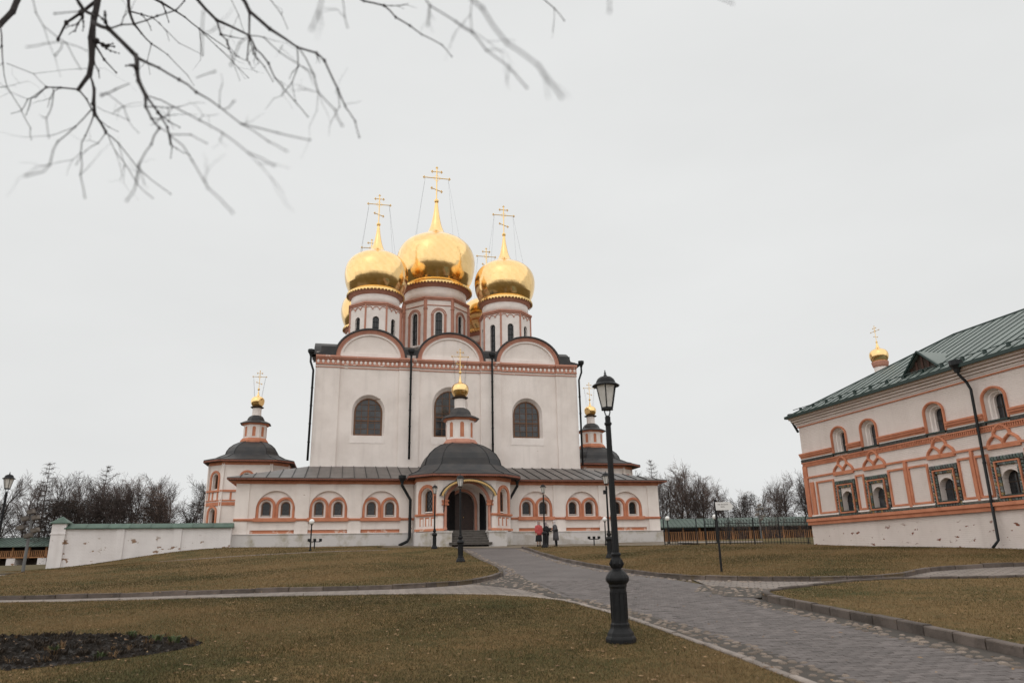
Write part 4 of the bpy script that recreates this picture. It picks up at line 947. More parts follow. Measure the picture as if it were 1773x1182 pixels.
for (xa,za),(xb,zb_) in zip(ci[:-1],ci[1:]):
    for t in (0,.5):
        x0,z0,x1,z1 = xa+(xb-xa)*t,za+(zb_-za)*t,xa+(xb-xa)*(t+.5),za+(zb_-za)*(t+.5); mx_, mz_ = (x0+x1)/2,(z0+z1)/2; nx_, nz_ = mx_, mz_-4.9; l_ = math.hypot(nx_,nz_); d_ = .17
        b.prism([(x0,z0),(x1,z1),(x1-nx_/l_*.08,z1-nz_/l_*.08),(mx_-nx_/l_*d_,mz_-nz_/l_*d_),(x0-nx_/l_*.08,z0-nz_/l_*.08)],-PH-.855,-PH-.835)
ob('canopy_fringe', b, mat('fringe gilt paint',(.55,.36,.14),.5), cn_, kind='stuff')
for s in (-1,1):
    b = B(); b.tube([(s*1.72,-PH-.8,6.1),(s*1.66,-PH-.3,5.3),(s*1.66,-PH-.02,4.9)],.025,5); ob('canopy_bracket', b, M_iron, cn_)
# pilasters, bands, oblique windows and blind balustrades
for s in (-1,1):
    b = B(); b.box(min(s*2.05,s*1.72),max(s*2.05,s*1.72)+0,-PH-.07,-PH-.001,3.75,ZT-.3); ob('pilaster', b, M_wallw, PO)
for k in (0,1,7):
    a,dist,hl = faces[k]; xf = face_xf(px,py,a,dist)
    segs = [(-hl,-1.7),(1.7,hl)] if k == 0 else [(-hl,hl)]
    for x0,x1 in segs:
        b = B(xf); b.box(x0-.04,x1+.04,-.12,.0,4.68,4.84); b.box(x0-.03,x1+.03,-.16,-.12,4.74,4.82); ob('string_course', b, M_red, PO)
        b = B(xf); b.box(x0-.05,x1+.05,-.14,.0,3.66,3.82); ob('base_moulding', b, M_redw, PO)
    if k:
        b = B(xf); b.band(archpath(0,4.84,6.1,.54),archpath(0,4.84,6.1,.76),-.1,0); ob('window_arch', b, M_red, PO)
        arched_window(PO, xf((0,.3,4.9)), a, (1.2,1,1.75))
        for t in (-.5,0,.5):
            b = B(xf); b.box(t-.17,t+.17,.0-.01,.05,4.0,4.6); bp_ = ob('balustrade_panel', b, M_red, PO)
            b = B(xf); b.box(t-.055,t+.135,-.03,-.008,4.0,4.5); ob('panel_inset', b, M_smooth, bp_)
b = B(); b.octa([(PH+.1,PC+.02,2.2),(PH+.1,PC+.02,3.6)],px,py); ob('plinth', b, M_plinth, PO)
for s in (-1,1):
    b = B(); b.box(min(s*1.27,s*2.5),max(s*1.27,s*2.5),-PH-1.35,-PH+.4,2.3,3.5); b.box(min(s*1.22,s*2.56),max(s*1.22,s*2.56),-PH-1.4,-PH+.38,3.5,3.6); ob('stair_cheek', b, M_plinth, PO)
M_riser = mat('step riser', (.10,.09,.082), .85, col2=(.07,.062,.055), scale=4)
for k in range(6):
    b = B(); z1 = 3.675-k*.165; b.box(-1.26-.04*k*(k > 3),1.26+.04*k*(k > 3),-PH-.25-k*.25,-PH+.45-.002*k,z1-.165,z1-.02); st = ob('step', b, M_riser, PO)
    b = B(); b.box(-1.27-.04*k*(k > 3),1.27+.04*k*(k > 3),-PH-.28-k*.25,-PH+.44-.002*k,z1-.0195,z1); ob('step_nosing', b, M_step, st)
eave(PO,px,py,4.05,7.5,PH); lantern_top(PO,px,py,7.5,4.05,1.0,10.12,11.95,14.45,.68,15.75,1.95,M_pink)
# ---- the two side porches, taller and two-storeyed
def tower(label, cx, cy, he):
    T = thing('porch_tower', label, 'tower', (*chw(cx,cy),2.3), CH_A, 'side porch towers', absz=True)
    h = 3.35; c = 1.36; zt = 10.3; fs = chamfer_faces(h,c); b = B()
    for k,(a,dist,hl) in enumerate(fs):
        b.xf = face_xf(0,0,a,dist)
        facade(b,-hl,hl,.8,7.0,[dict(cx=0,w=.72,zb=4.9,zs=6.0,rev=.35)] if k in (0,1,7,6,2) else [],0)
        facade(b,-hl,hl,7.0,zt,[dict(cx=0,w=.72,zb=8.0,zs=9.0,rev=.35)] if k in (0,1,7,6,2) else [],0)
    b.xf = None; ob('wall', b, M_wall, T)
    for k in (7,0,1,6,2):
        a,dist,hl = fs[k]; xf = face_xf(0,0,a,dist)
        for zb,zs in ((4.9,6.0),(8.0,9.0)):
            b = B(xf); b.band(archpath(0,zb-.1,zs,.46),archpath(0,zb-.1,zs,.64),-.09,0); ob('window_arch', b, M_red, T)
            arched_window(T, xf((0,.3,zb+.02)), a, (1,1,1.28))
        for z0,z1,p_ in ((7.78,7.94,.12),(7.0,7.1,.09),(5.98+.1,6.4,.1) if False else (6.62,6.9,.1),(4.64,4.8,.1)):
            b = B(xf); b.box(-hl-.04,hl+.04,-p_,0,z0,z1); ob('string_course', b, M_red, T)
        for t in (-.62,-.16,.5) if hl < 1.5 else (-1.2,-.6,0,.6,1.2):
            b = B(xf); b.box(t-.08,t+.08,-.05,0,7.12,7.76); ob('baluster_strip', b, M_red, T)
        for s in (-1,1):
            b = B(xf); b.box(s*hl-.14,s*hl+.14,-.05,0,.8,zt-.1); ob('pilaster', b, M_wall, T)
    eave(T,0,0,he,10.5,h); lantern_top(T,0,0,10.5,he,.86,12.55,14.15,16.5,.62,17.6,1.85,M_red,.585)
tower('two-storeyed porch tower with dark bell roof behind the white wall, left of the cathedral', -16.75, 17.0, 3.85)
tower('two-storeyed porch tower with dark bell roof half hidden at the right of the cathedral', 16.4, 17.0, 4.1)
# ramp and the stones along the foot of the wall
RP = B(); RP.prism([(3.55,2.2),(10.6,2.2),(10.6,2.72),(3.55,3.52)],-1.5,-.22)
tag(ob('ramp', RP, mat('ramp concrete',(.5,.475,.46),.9,col2=(.38,.34,.3),scale=1.2,bump=.3,bscale=15), loc=(*CH_O,0), rz=CH_A), 'grey concrete access ramp along the cathedral wall right of the porch', 'ramp')
# ================================================================ refectory on the right
RO = (16.92,43.0); RA = math.atan2(-.96302,.26942); RL = 26.0; RDp = 12.0
RF = thing('refectory', 'long white brick refectory with terracotta mouldings and green metal roof', 'building', (*RO,1.6), RA, absz=True)
UW = [3.3,5.57,9.82,13.02,16.6,19.9,23.2]; LW = [3.28,5.58,9.8,13.05,16.6,19.9,23.2]
b = B()
facade(b,0,RL,.6,3.4,[],0)
facade(b,0,RL,3.4,5.9,[dict(cx=c,w=.86,zb=3.84,zs=4.42,rz=.43,rev=.34,shrink=.04) for c in LW],0)
facade(b,0,RL,5.9,8.9,[dict(cx=c,w=.98,zb=6.92,zs=7.86,rz=.38,rev=.16,shrink=.1) for c in UW],0)
b.add([(0,0,.6),(0,RDp,.6),(0,RDp,9.4),(0,0,9.4)],[(0,1,2,3)]); b.add([(RL,0,.6),(RL,RDp,.6),(RL,RDp,9.4),(RL,0,9.4)],[(0,1,2,3)]); b.add([(0,RDp,.6),(RL,RDp,.6),(RL,RDp,9.4),(0,RDp,9.4)],[(0,1,2,3)])
M_rwall = mat('refectory whitewash', (.70,.62,.58), .9, col2=(.63,.55,.51), scale=.55, bump=.55, bscale=16, extra=brickwork(.27,.085,1,-9,3.1,(.2,.07,.04),.612,2.0,.014,(.45,.38,.34)))
ob('wall', b, M_rwall, RF)
for c in UW:                                    # upper windows: stepped white embrasure, thin red frame
    b = B(); facade(b,c-.46,c+.46,6.92,8.24,[dict(cx=c,w=.72,zb=6.98,zs=7.84,rz=.3,rev=.14,shrink=.1)],.161); facade(b,c-.35,c+.35,6.95,8.16,[dict(cx=c,w=.56,zb=6.99,zs=7.82,rz=.24,rev=.14)],.302); ob('embrasure', b, M_smooth, RF)
    b = B(); b.band(archpath(c,6.92,7.86,.50,.40),archpath(c,6.92,7.86,.60,.50),-.07,.0); b.band(archpath(c,6.92,7.86,.54,.44),archpath(c,6.92,7.86,.60,.50),-.1,-.071); ob('window_frame', b, M_red, RF)
    g_ = B(); pa = archpath(c,6.99,7.82,.285,.245,n=8); g_.add([(x_,.43,z_) for x_,z_ in pa],[tuple(range(len(pa)))]); w_ = ob('window', g_, M_glass, RF)
    b = B(); b.box(c-.02,c+.02,.40,.429,6.99,8.05); b.box(c-.28,c+.28,.40,.429,7.5,7.54); ob('mullion', b, M_dkwood, w_)
    b = B(); b.box(c-.56,c+.56,-.16,.3,6.86,6.93); ob('sill', b, M_dkgreen, w_)
tile = B(); tile.rings([[(-.075,0,-.075),(.075,0,-.075),(.075,0,.075),(-.075,0,.075)],[(-.07,-.035,-.07),(.07,-.035,-.07),(.07,-.035,.07),(-.07,-.035,.07)],[(-.03,-.055,-.03),(.03,-.055,-.03),(.03,-.055,.03),(-.03,-.055,.03)]])
tm = []
for k,c_ in enumerate([(.045,.075,.06),(.075,.10,.085),(.23,.165,.06),(.05,.05,.045),(.16,.17,.16)]):
    me = mesh_of('tile', tile); me.materials.append(mat('glazed tile %d' % k, c_, .25, col2=tuple(v*.5 for v in c_), scale=14, rand=.3, spec=.6)); tm.append(me)
q = random.Random(4)
for n_,c in enumerate(LW):                      # lower windows with glazed tile surrounds
    z0, z1, hw = 3.62, 5.36, .74
    b = B(); b.box(c-hw+.02,c+hw-.02,-.05,-.001,z0,z1) if False else b.band([(c-hw+.3,z0+.2),(c-hw+.3,z1-.26),(c+hw-.3,z1-.26),(c+hw-.3,z0+.2)],[(c-hw,z0),(c-hw,z1),(c+hw,z1),(c+hw,z0)],-.04,.0); b.box(c-hw,c+hw,-.04,0,z0,z0+.2)
    sr = ob('window_surround', b, M_dkwood, RF)
    b = B(); b.band([(c-hw+.2,z0+.2),(c-hw+.2,z1-.19),(c+hw-.2,z1-.19),(c+hw-.2,z0+.2)],[(c-hw+.15,z0+.1),(c-hw+.15,z1-.13),(c+hw-.15,z1-.13),(c+hw-.15,z0+.1)],-.14,-.041); b.box(c-hw+.15,c+hw-.15,-.14,-.041,z0+.1,z0+.17); ob('surround_moulding', b, M_red, sr)
    if n_ < 4:
        P_ = [(c+s*(hw-.05),z0+.08+i*.152,0) for s in (-1,1) for i in range(12)]+[(c+s*(hw-.255),z0+.26+i*.13,0) for s in (-1,1) for i in range(9)]+[(c-hw+.1+i*.149,z1-.02,1) for i in range(10)]+[(c-hw+.34+i*.133,z1-.24,0) for i in range(7)]+[(c-hw+.1+i*.149,z0+.02,0) for i in range(10)]
        for x_,z_,top in P_:
            o = ob('tile', None, None, sr, mesh=tm[q.choice((0,0,3,1)) if top else q.choice((0,1,1,2,3,4))]); o.location = (x_,-.042,z_); o.scale = (.92,1.3,1.3 if top else .92); o.rotation_euler = (0,q.uniform(-.04,.04),0)
    g_ = B(); pa = archpath(c,3.85,4.42,.43,.43,n=10); g_.add([(x_,.31,z_) for x_,z_ in pa],[tuple(range(len(pa)))]); w_ = ob('window', g_, M_glass, RF)
    b = B(); b.box(c-.02,c+.02,.28,.309,3.86,4.84); b.box(c-.42,c+.42,.28,.309,4.35,4.39); ob('mullion', b, M_dkwood, w_)
    b = B(); b.box(c-.46,c+.46,-.12,.36,3.79,3.85); ob('sill', b, M_dkgreen, w_)
    # ogee hood mould of three little keeled arches
    def keel(xc, zb, w2, h_): return [(xc-w2,-.06,zb),(xc-w2*1.02,-.06,zb+h_*.28),(xc-w2*.82,-.06,zb+h_*.55),(xc-w2*.42,-.06,zb+h_*.78),(xc,-.06,zb+h_),(xc+w2*.42,-.06,zb+h_*.78),(xc+w2*.82,-.06,zb+h_*.55),(xc+w2*1.02,-.06,zb+h_*.28),(xc+w2,-.06,zb)]
    pieces = [keel(c-.37,5.82,.36,.48), keel(c+.37,5.82,.36,.48)]
    if n_ < 2: pieces.append([(c+.33*math.cos(R(a_)),-.06,6.33+.33*math.sin(R(a_))) for a_ in range(200,-21,-20)])
    else: pieces.append([(c-.40,-.06,6.22),(c-.36,-.06,6.42),(c-.2,-.06,6.62),(c,-.06,6.72),(c+.2,-.06,6.62),(c+.36,-.06,6.42),(c+.40,-.06,6.22)])
    for pc in pieces: b = B(); b.tube(pc,.058,6); b.tube([(x_,y_+.05,z_) for x_,y_,z_ in pc],.075,6); ob('hood_mould', b, M_red, RF)
    b = B(); b.box(c-.78,c+.78,-.1,0,5.74,5.83); ob('hood_base', b, M_red, RF)
# red panels between the windows
edges = [(.95,2.42),(4.12,4.74),(6.42,7.55),(7.72,8.94),(10.62,11.36),(11.5,12.2),(13.9,15.2),(15.3,15.75),(17.4,18.1),(18.25,19.0),(20.7,21.4),(21.6,22.3),(24.0,25.6)]
for a,c in edges:
    b = B(); t = .09; b.box(a,c,-.075,0,3.80,3.80+t); b.box(a,c,-.075,0,5.50,5.50+t); b.box(a,a+t,-.076,0,3.891,5.499); b.box(c-t,c,-.076,0,3.891,5.499); ob('wall_panel', b, M_red, RF)
b = B(); b.box(-.05,.28,-.09,.3,3.7,6.5); ob('corner_pilaster', b, M_red, RF); b = B(); b.box(.42,.72,-.09,0,3.7,5.6); ob('corner_pilaster', b, M_red, RF)
for x_ in (7.635,): b = B(); b.box(x_-.08,x_+.08,-.12,0,3.72,5.85); ob('half_column', b, M_red, RF)
b = B(); b.box(11.37,11.49,-.12,0,3.72,5.85); ob('half_column', b, M_red, RF)
def bandx(nm, z0, z1, pr, m_, gaps=(), gw=.62, x0=-.08):
    x = x0
    for c in list(gaps)+[None]:
        e = RL if c is None else c-gw
        b = B(); b.box(x,e,-pr,.0,z0,z1); ob(nm, b, m_, RF)
        if c is not None: x = c+gw
bandx('base_course',3.24,3.42,.16,M_red); bandx('base_course',3.421,3.57,.24,M_red)
bandx('tile_frieze',3.571,3.66,.09,tm[1].materials[0] if False else mat('tile frieze',(.085,.10,.085),.4,col2=(.03,.035,.03),scale=16,lo=.45,hi=.55),LW,.75)
bandx('ledge',3.70,3.77,.1,M_smooth,LW,.76,.3)
bandx('thin_course',5.84,5.93,.08,M_red); 
bandx('string_course',7.0,7.09,.10,M_red,UW); bandx('string_course',7.091,7.19,.16,M_red,UW); bandx('string_course',7.191,7.28,.2,M_red,UW)
bandx('white_course',6.93,6.999,.06,M_smooth,UW); bandx('dark_tile_course',6.76,6.929,.09,mat('dark tile course',(.06,.06,.052),.45,col2=(.02,.02,.018),scale=11,lo=.45,hi=.55),UW,.58)
bandx('red_course',6.50,6.56,.06,M_red)
b = B(); x = 0
while x < RL: b.box(x,x+.055,-.085,0,6.561,6.70); x += .105
ob('dentil', b, M_red, RF, kind='stuff')
bandx('red_course',6.701,6.757,.1,M_red)
bandx('thin_course',8.82,8.88,.06,M_red)
for k,(z0,z1,pr) in enumerate(((8.95,9.03,.08),(9.05,9.15,.17),(9.17,9.27,.28),(9.29,9.42,.42))): bandx('cornice_step',z0,z1,pr,M_rwall,x0=-.1-pr*.5)
b = B(); b.box(-.1,RL,-.05,.2,8.881,9.45); ob('cornice_core', b, M_rwall, RF)
# roof: hip, standing seams, sheet by sheet
OV, OX, EZr, RZr, RY = .55, .28, 9.5, 13.1, 6.0; XR = RY+OV-OX
pit = (RZr-EZr)/(RY+OV)
def slope_pt(x_, y_): return (x_, y_, EZr+pit*(y_+OV))
x = -OX; w = .62
while x < RL:
    a, c = x, min(x+w,RL); b = B()
    ya, yc = min(RY,-OV+(a+OX)), min(RY,-OV+(c+OX)); pts = [(a,-OV),(c,-OV),(c,yc),(a,ya)]
    if a < XR < c: pts.insert(3,(XR,RY))
    dz = q.uniform(0,.012); up_ = [(px_,py_,slope_pt(px_,py_)[2]+dz) for px_,py_ in pts]; dn = [(px_,py_,slope_pt(px_,py_)[2]-.06) for px_,py_ in pts]; m_ = len(pts)
    b.add(up_+dn,[tuple(range(m_)),tuple(range(2*m_-1,m_-1,-1))]+[(k,(k+1)%m_,(k+1)%m_+m_,k+m_) for k in range(m_)])
    rs_ = ob('roof_sheet', b, M_green, RF)
    if ya > -OV+.05:
        b = B(); z_a, z_b = slope_pt(a,-OV)[2], slope_pt(a,ya)[2]; b.add([(a-.014,-OV,z_a),(a+.014,-OV,z_a),(a+.014,ya,z_b),(a-.014,ya,z_b),(a-.014,-OV,z_a+.045),(a+.014,-OV,z_a+.045),(a+.014,ya,z_b+.045),(a-.014,ya,z_b+.045)],[(0,3,2,1),(4,5,6,7),(0,1,5,4),(1,2,6,5),(2,3,7,6),(3,0,4,7)]); ob('seam', b, M_dkgreen, rs_)
    x += w
b = B(); b.add([(-OX,-OV,EZr),(-OX,RDp+OV,EZr),(XR,RY,RZr)],[(0,1,2)]); b.add([(-OX,RDp+OV,EZr),(RL,RDp+OV,EZr),(RL,RY,RZr),(XR,RY,RZr)],[(0,1,2,3)]); ob('rear_roof', b, M_green, RF)
b = B(); b.tube([slope_pt(-OX,-OV),(XR,RY,RZr+.02),(RL,RY,RZr+.02)],.06,6); ob('ridge_cap', b, M_dkgreen, RF)
b = B(); b.box(-OX-.02,RL,-OV-.1,-OV+.05,EZr-.12,EZr+.03); b.box(-OX-.1,-OX-.021,-OV-.1,RDp+OV,EZr-.12,EZr+.03); ob('gutter', b, M_dkgreen, RF)
b = B(); b.box(-OX,RL,-OV+.051,.3,EZr-.11,EZr-.07); ob('soffit', b, M_smooth, RF)
x = .4
gr = B(); gr.tube([(-.3,-OV+.55,slope_pt(0,-OV+.55)[2]+.16),(RL,-OV+.55,slope_pt(0,-OV+.55)[2]+.16)],.022,5); ob('snow_rail', gr, M_dkgreen, RF)
gm = B(); gm.prism([(-.07,0),(.07,0),(.05,.2),(-.05,.2)],-.06,.06); gme = mesh_of('snow_rail_bracket', gm); gme.materials.append(M_dkgreen)
while x < 17: o = ob('snow_rail_bracket', None, None, RF, mesh=gme); o.location = (x,-OV+.55,slope_pt(0,-OV+.55)[2]-.02); x += 1.15
# dormer
DX, DW, DH = 9.25, 1.05, 1.0
zf = EZr+pit*(.55+OV)-.12; fy = .42
yb = (zf+DH-EZr)/pit-OV
b = B(); b.prism([(DX-DW,zf),(DX+DW,zf),(DX,zf+DH-.08)],fy+.04,fy+.12); dmr = ob('dormer', b, M_dkwood, RF)
b = B()
for s in (-1,1):
    ys = (zf-EZr)/pit-OV
    b.add([(DX,fy-.2,zf+DH),(DX+s*(DW+.18),fy-.2,zf-.12),(DX+s*(DW+.18),ys,zf-.02),(DX,yb,zf+DH)]+[(DX,fy-.2,zf+DH-.06),(DX+s*(DW+.18),fy-.2,zf-.18),(DX+s*(DW+.18),ys,zf-.08),(DX,yb,zf+DH-.06)],[(0,1,2,3),(4,7,6,5),(0,4,5,1),(1,5,6,2),(2,6,7,3)])
ob('dormer_roof', b, M_green, dmr)
b = B()
for s in (-1,1): b.tube([(DX,fy-.2,zf+DH-.02),(DX+s*(DW+.18),fy-.2,zf-.14)],.06,5)
ob('bargeboard', b, M_dkgreen, dmr)
for k in range(5):
    xx = DX-.7+k*.35; hh = (1-abs(xx-DX)/DW)*DH*.85; b = B(); b.box(xx-.06,xx+.06,fy-.0,fy+.039,zf+.05,zf+max(hh,.12)); ob('dormer_slat', b, mat('dormer wood',(.07,.035,.026),.8) if k == 0 else bpy.data.materials['dormer wood'], dmr)
# pipes
pipe([(12.02,-OV-.02,9.3),(12.02,-OV+.02,9.1),(12.12,-.3,8.75),(12.2,-.22,8.4),(12.05,-.22,2.05),(11.97,-.5,1.75)],True,RF,.06)
pipe([(-OX-.06,-.1,9.3),(-OX-.08,-.08,9.15),(-.08,-.02,8.6)],True,RF,.07)
# cupola on the hip
CXr, CYr = 1.75, 5.0
b = B(); b.lathe([(.38,10.2),(.38,12.55),(.43,12.6),(.43,12.7),(.36,12.72)],12,CXr,CYr); cu = ob('cupola_drum', b, M_smooth, RF)
b = B(); b.lathe([(.39,12.35),(.45,12.45),(.49,12.62),(.49,12.68)],12,CXr,CYr); ob('cupola_band', b, M_pink, cu)
onion(RF,CXr,CYr,13.1,.54); cross(RF,CXr,CYr,13.9,1.05)
# ================================================================ boundary wall on the left
BW = thing('boundary_wall', 'white limewashed wall with green metal coping stepping down the slope at left', 'wall', (*chw(-15.75,0),1.4), CH_A+math.pi, absz=True)
bl = B(); LW_ = 10.1
bl.box(.0,LW_,0,.55,.4,4.12); ob('wall', bl, M_bwall, BW)
for x_ in (3.1,6.6): b = B(); b.box(x_,x_+.5,.551,.63,.4,4.1); ob('buttress', b, M_bwall, BW)
for k in range(8):
    a, c = -.1+k*1.29, -.1+(k+1)*1.29-.02; b = B(); j = q.uniform(-.008,.008)
    b.rings([[(x_,-.16,4.14+j),(x_,.28,4.42+j),(x_,.74,4.14+j),(x_,.74,4.07+j),(x_,.6,4.1+j),(x_,-.05,4.1+j),(x_,-.16,4.07+j)] for x_ in (a,c)]); ob('coping_sheet', b, M_green2, BW)
b = B(); b.box(LW_,LW_+.82,-.12,.72,.3,4.42); b.box(LW_-.04,LW_+.86,-.16,.76,3.75,3.83); pr_ = ob('end_pier', b, M_bwall, BW)
b = B(); b.rings([[(LW_-.12,-.24,4.42),(LW_+.94,-.24,4.42),(LW_+.94,.84,4.42),(LW_-.12,.84,4.42)],[(LW_-.12,-.24,4.48),(LW_+.94,-.24,4.48),(LW_+.94,.84,4.48),(LW_-.12,.84,4.48)],[(LW_+.40,.29,4.9),(LW_+.42,.29,4.9),(LW_+.42,.31,4.9),(LW_+.40,.31,4.9)]]); ob('pier_cap', b, M_green2, pr_)
# ================================================================ galleries of the monastery wall
def gallery(label, x0, x1, y, zb, zt, ze, zr1, zr0, piers):
    G = thing('wall_gallery', label, 'gallery', (x0,y,zb), 0, absz=True); L_ = x1-x0
    b = B(); b.add([(0,-.6,ze),(L_,-.6,ze),(L_,3,zt),(0,3,zt),(L_,3.6,zt),(0,3.6,zt)],[(0,1,2,3),(3,2,4,5)]); b.box(0,L_,-.62,-.5,ze-.09,ze+.02)
    x = .3
    while x < L_: b.add([(x-.02,-.6,ze),(x+.02,-.6,ze),(x+.02,3,zt),(x-.02,3,zt),(x-.02,-.6,ze+.06),(x+.02,-.6,ze+.06),(x+.02,3,zt+.06),(x-.02,3,zt+.06)],[(4,5,6,7),(0,1,5,4),(3,0,4,7),(1,2,6,5)]); x += .55
    ob('roof', b, bpy.data.materials.get('gallery roof') or mat('gallery roof',(.085,.12,.10),.5,col2=(.065,.09,.078),scale=1), G)
    b = B(); b.box(0,L_,3.0,3.5,zb-1,zt-.05); ob('back_wall', b, M_dkwood, G)
    b = B(); b.box(0,L_,-.1,3,zr0-.22,zr0-.08); ob('floor_beam', b, M_wood2, G)
    b = B(); b.box(0,L_,-.12,-.02,zr1-.07,zr1); ob('handrail', b, M_wood2, G)
    bm_ = B(); bm_.box(-.055,.055,-.1,-.04,zr0-.06,zr1-.071); me = mesh_of('baluster', bm_); me.materials.append(M_wood2)
    pm_ = B(); pm_.box(-.1,.1,-.12,.08,zr0-.2,ze-.05); pme = mesh_of('post', pm_); pme.materials.append(M_wood2)
    x = .1
    while x < L_: o = ob('baluster', None, None, G, mesh=me); o.location = (x,0,0); x += .24
    x = .2
    while x < L_: o = ob('post', None, None, G, mesh=pme); o.location = (x,-.01,0); x += 2.1
    if piers:
        x = 1.
        while x < L_: b = B(); b.box(x-.55,x+.55,-.05,2,zb-1,zr0-.23); ob('pier', b, M_bwall, G); x += 3.9
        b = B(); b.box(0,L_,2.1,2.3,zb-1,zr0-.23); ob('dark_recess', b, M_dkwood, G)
    else:
        b = B(); n = int(L_/3.0); facade(b,0,L_,zb-1,zr0-.23,[dict(cx=1.5+i*3.0,w=2.1,zb=zb-.9,zs=zb+.02,rz=.22,rev=.6) for i in range(n)],0); ob('arcade_wall', b, M_bwall, G)
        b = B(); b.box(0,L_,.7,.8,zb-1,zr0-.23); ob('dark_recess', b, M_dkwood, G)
    return G
gallery('long green-roofed timber wall gallery between the cathedral and the refectory', 12.5, 41, 95, 3.15, 6.45, 5.27, 4.72, 3.8, False)
gallery('green-roofed timber wall gallery on white piers at the far left', -76, -52, 95, 2.0, 5.65, 4.45, 3.95, 3.25, True)
# ================================================================ street lamps
def lamp_proto(label, loc):
    T = thing('street_lamp', label, 'street lamp', loc, 0, 'black cast-iron street lamps')
    o8 = math.pi/8
    b = B(); b.lathe([(.235,-.2),(.235,.05),(.225,.075),(.21,.09),(.2,.13),(.155,.19),(.15,.21)],8,a0=o8); bs_ = ob('base', b, M_iron, T)
    b = B(); b.lathe([(.148,.2),(.148,.25),(.132,.27),(.128,.74),(.142,.77),(.142,.80)],8,a0=o8); pd = ob('pedestal', b, M_iron, T)
    for k in range(8):
        a = k*math.pi/4; b = B(lambda q_: (q_[0]*math.cos(a)-(q_[1]-.121)*math.sin(a),q_[0]*math.sin(a)+(q_[1]-.121)*math.cos(a),q_[2]))
        b.band([(-.03,.33),(-.03,.68),(.03,.68),(.03,.33)],[(-.042,.315),(-.042,.695),(.042,.695),(.042,.315)],-.006,.012); ob('pedestal_panel', b, M_iron, pd)
    b = B(); b.lathe([(.14,.80),(.17,.83),(.185,.86),(.185,.89),(.165,.93),(.12,.98),(.075,1.01),(.07,1.03)],16); ob('collar', b, M_iron, T, smooth=False)
    b = B(); b.lathe([(.07,1.02),(.09,1.04),(.1,1.09),(.085,1.15),(.062,1.19),(.08,1.21),(.08,1.235),(.062,1.25)],14); vz = ob('vase', b, M_iron, T, smooth=True)
    b = B()
    for k in range(8):
        a = k*math.pi/4; b.tube([(.08*math.cos(a),.08*math.sin(a),1.03),(.106*math.cos(a),.106*math.sin(a),1.09),(.088*math.cos(a),.088*math.sin(a),1.15)],[.012,.02,.006],5)
    ob('acanthus', b, M_iron, vz, kind='stuff')
    b = B(); rs = []
    for i in range(9):
        z = 1.25+1.93*i/8; rr = .056-.011*i/8; rs.append([((rr-.006*(j % 2))*math.cos(math.pi*j/10),(rr-.006*(j % 2))*math.sin(math.pi*j/10),z) for j in range(20)])
    b.rings(rs); ob('column', b, M_iron, T)
    b = B(); b.lathe([(.045,3.16),(.062,3.18),(.062,3.205),(.045,3.22),(.046,3.3),(.03,3.32)],12); ob('neck', b, M_iron, T)
    b = B()
    for s in (-1,1): b.tube([(0,0,3.3),(s*.035,0,3.33),(s*.05,0,3.38),(s*.045,0,3.43)],.011,5)
    ob('bracket', b, M_iron, T)
    z0, z1, r0, r1 = 3.43, 3.80, .098, .182
    lf = B(); lf.lathe([(r0*.9,z0-.02),(r0+.012,z0-.02),(r0+.012,z0+.02),(r0*.9,z0+.02)],6); 
    for k in range(6):
        a = k*math.pi/3; lf.tube([(r0*math.cos(a),r0*math.sin(a),z0),(r1*math.cos(a),r1*math.sin(a),z1)],.011,5)
    fr = ob('lantern_frame', lf, M_iron, T)
    for k in range(6):
        a0, a1 = k*math.pi/3, (k+1)*math.pi/3; b = B(); f0, f1 = r0*.985, r1*.985
        P_ = [(f0*math.cos(a0),f0*math.sin(a0),z0),(f0*math.cos(a1),f0*math.sin(a1),z0),(f1*math.cos(a1),f1*math.sin(a1),z1),(f1*math.cos(a0),f1*math.sin(a0),z1)]
        b.add(P_,[(0,1,2,3)]); ob('pane', b, M_lampglass, fr)
    b = B(); b.lathe([(.235,z1-.008),(.235,z1+.004),(.19,z1+.03),(.165,z1+.05),(.16,z1+.075),(.14,z1+.11),(.1,z1+.14),(.045,z1+.155),(.03,z1+.16)],12); ob('lantern_roof', b, M_iron, T)
    b = B(); b.lathe([(.03,z1+.155),(.034,z1+.17),(.014,z1+.185),(.022,z1+.205),(.01,z1+.22),(.012,z1+.24),(.003,z1+.262)],8); ob('finial', b, M_iron, T, smooth=True)
    return T
def gl(x, y, dz=0): return (x, y, g(x,y)+dz)
LP = lamp_proto('tall black street lamp standing nearest, on the grass beside the path', gl(1.44,10.92,.03)); LP.rotation_euler = (0,0,.35); LP.scale = (.9,.9,.96)
LP.rotation_euler = (R(.3),R(-.4),.35)
for (x,y),l_,rz in (((-2.46,33.7),'black street lamp on the left verge in line with the porch doorway',.2),((-4.95,46.0),'black street lamp left of the porch steps',.9),((1.78,46.4),'black street lamp in front of the three people',.5),((4.22,34.1),'black street lamp with a floodlight bracket, hidden behind the nearest lamp',.1),((-18.1,26.3),'black street lamp cut by the left edge of the picture',.3)):
    c = dup(LP, gl(x,y,.1), rz, l_); c.rotation_euler = (R(random.uniform(-.5,.5)),R(random.uniform(-.5,.5)),rz)
    if 'floodlight' in l_:
        b = B(); b.box(-.16,.02,-.12,.1,2.95,3.13); b.tube([(0,0,3.12),(-.06,0,3.05)],.02,5); ob('floodlight', b, M_iron, c)
    if 'three people' in l_:
        pass
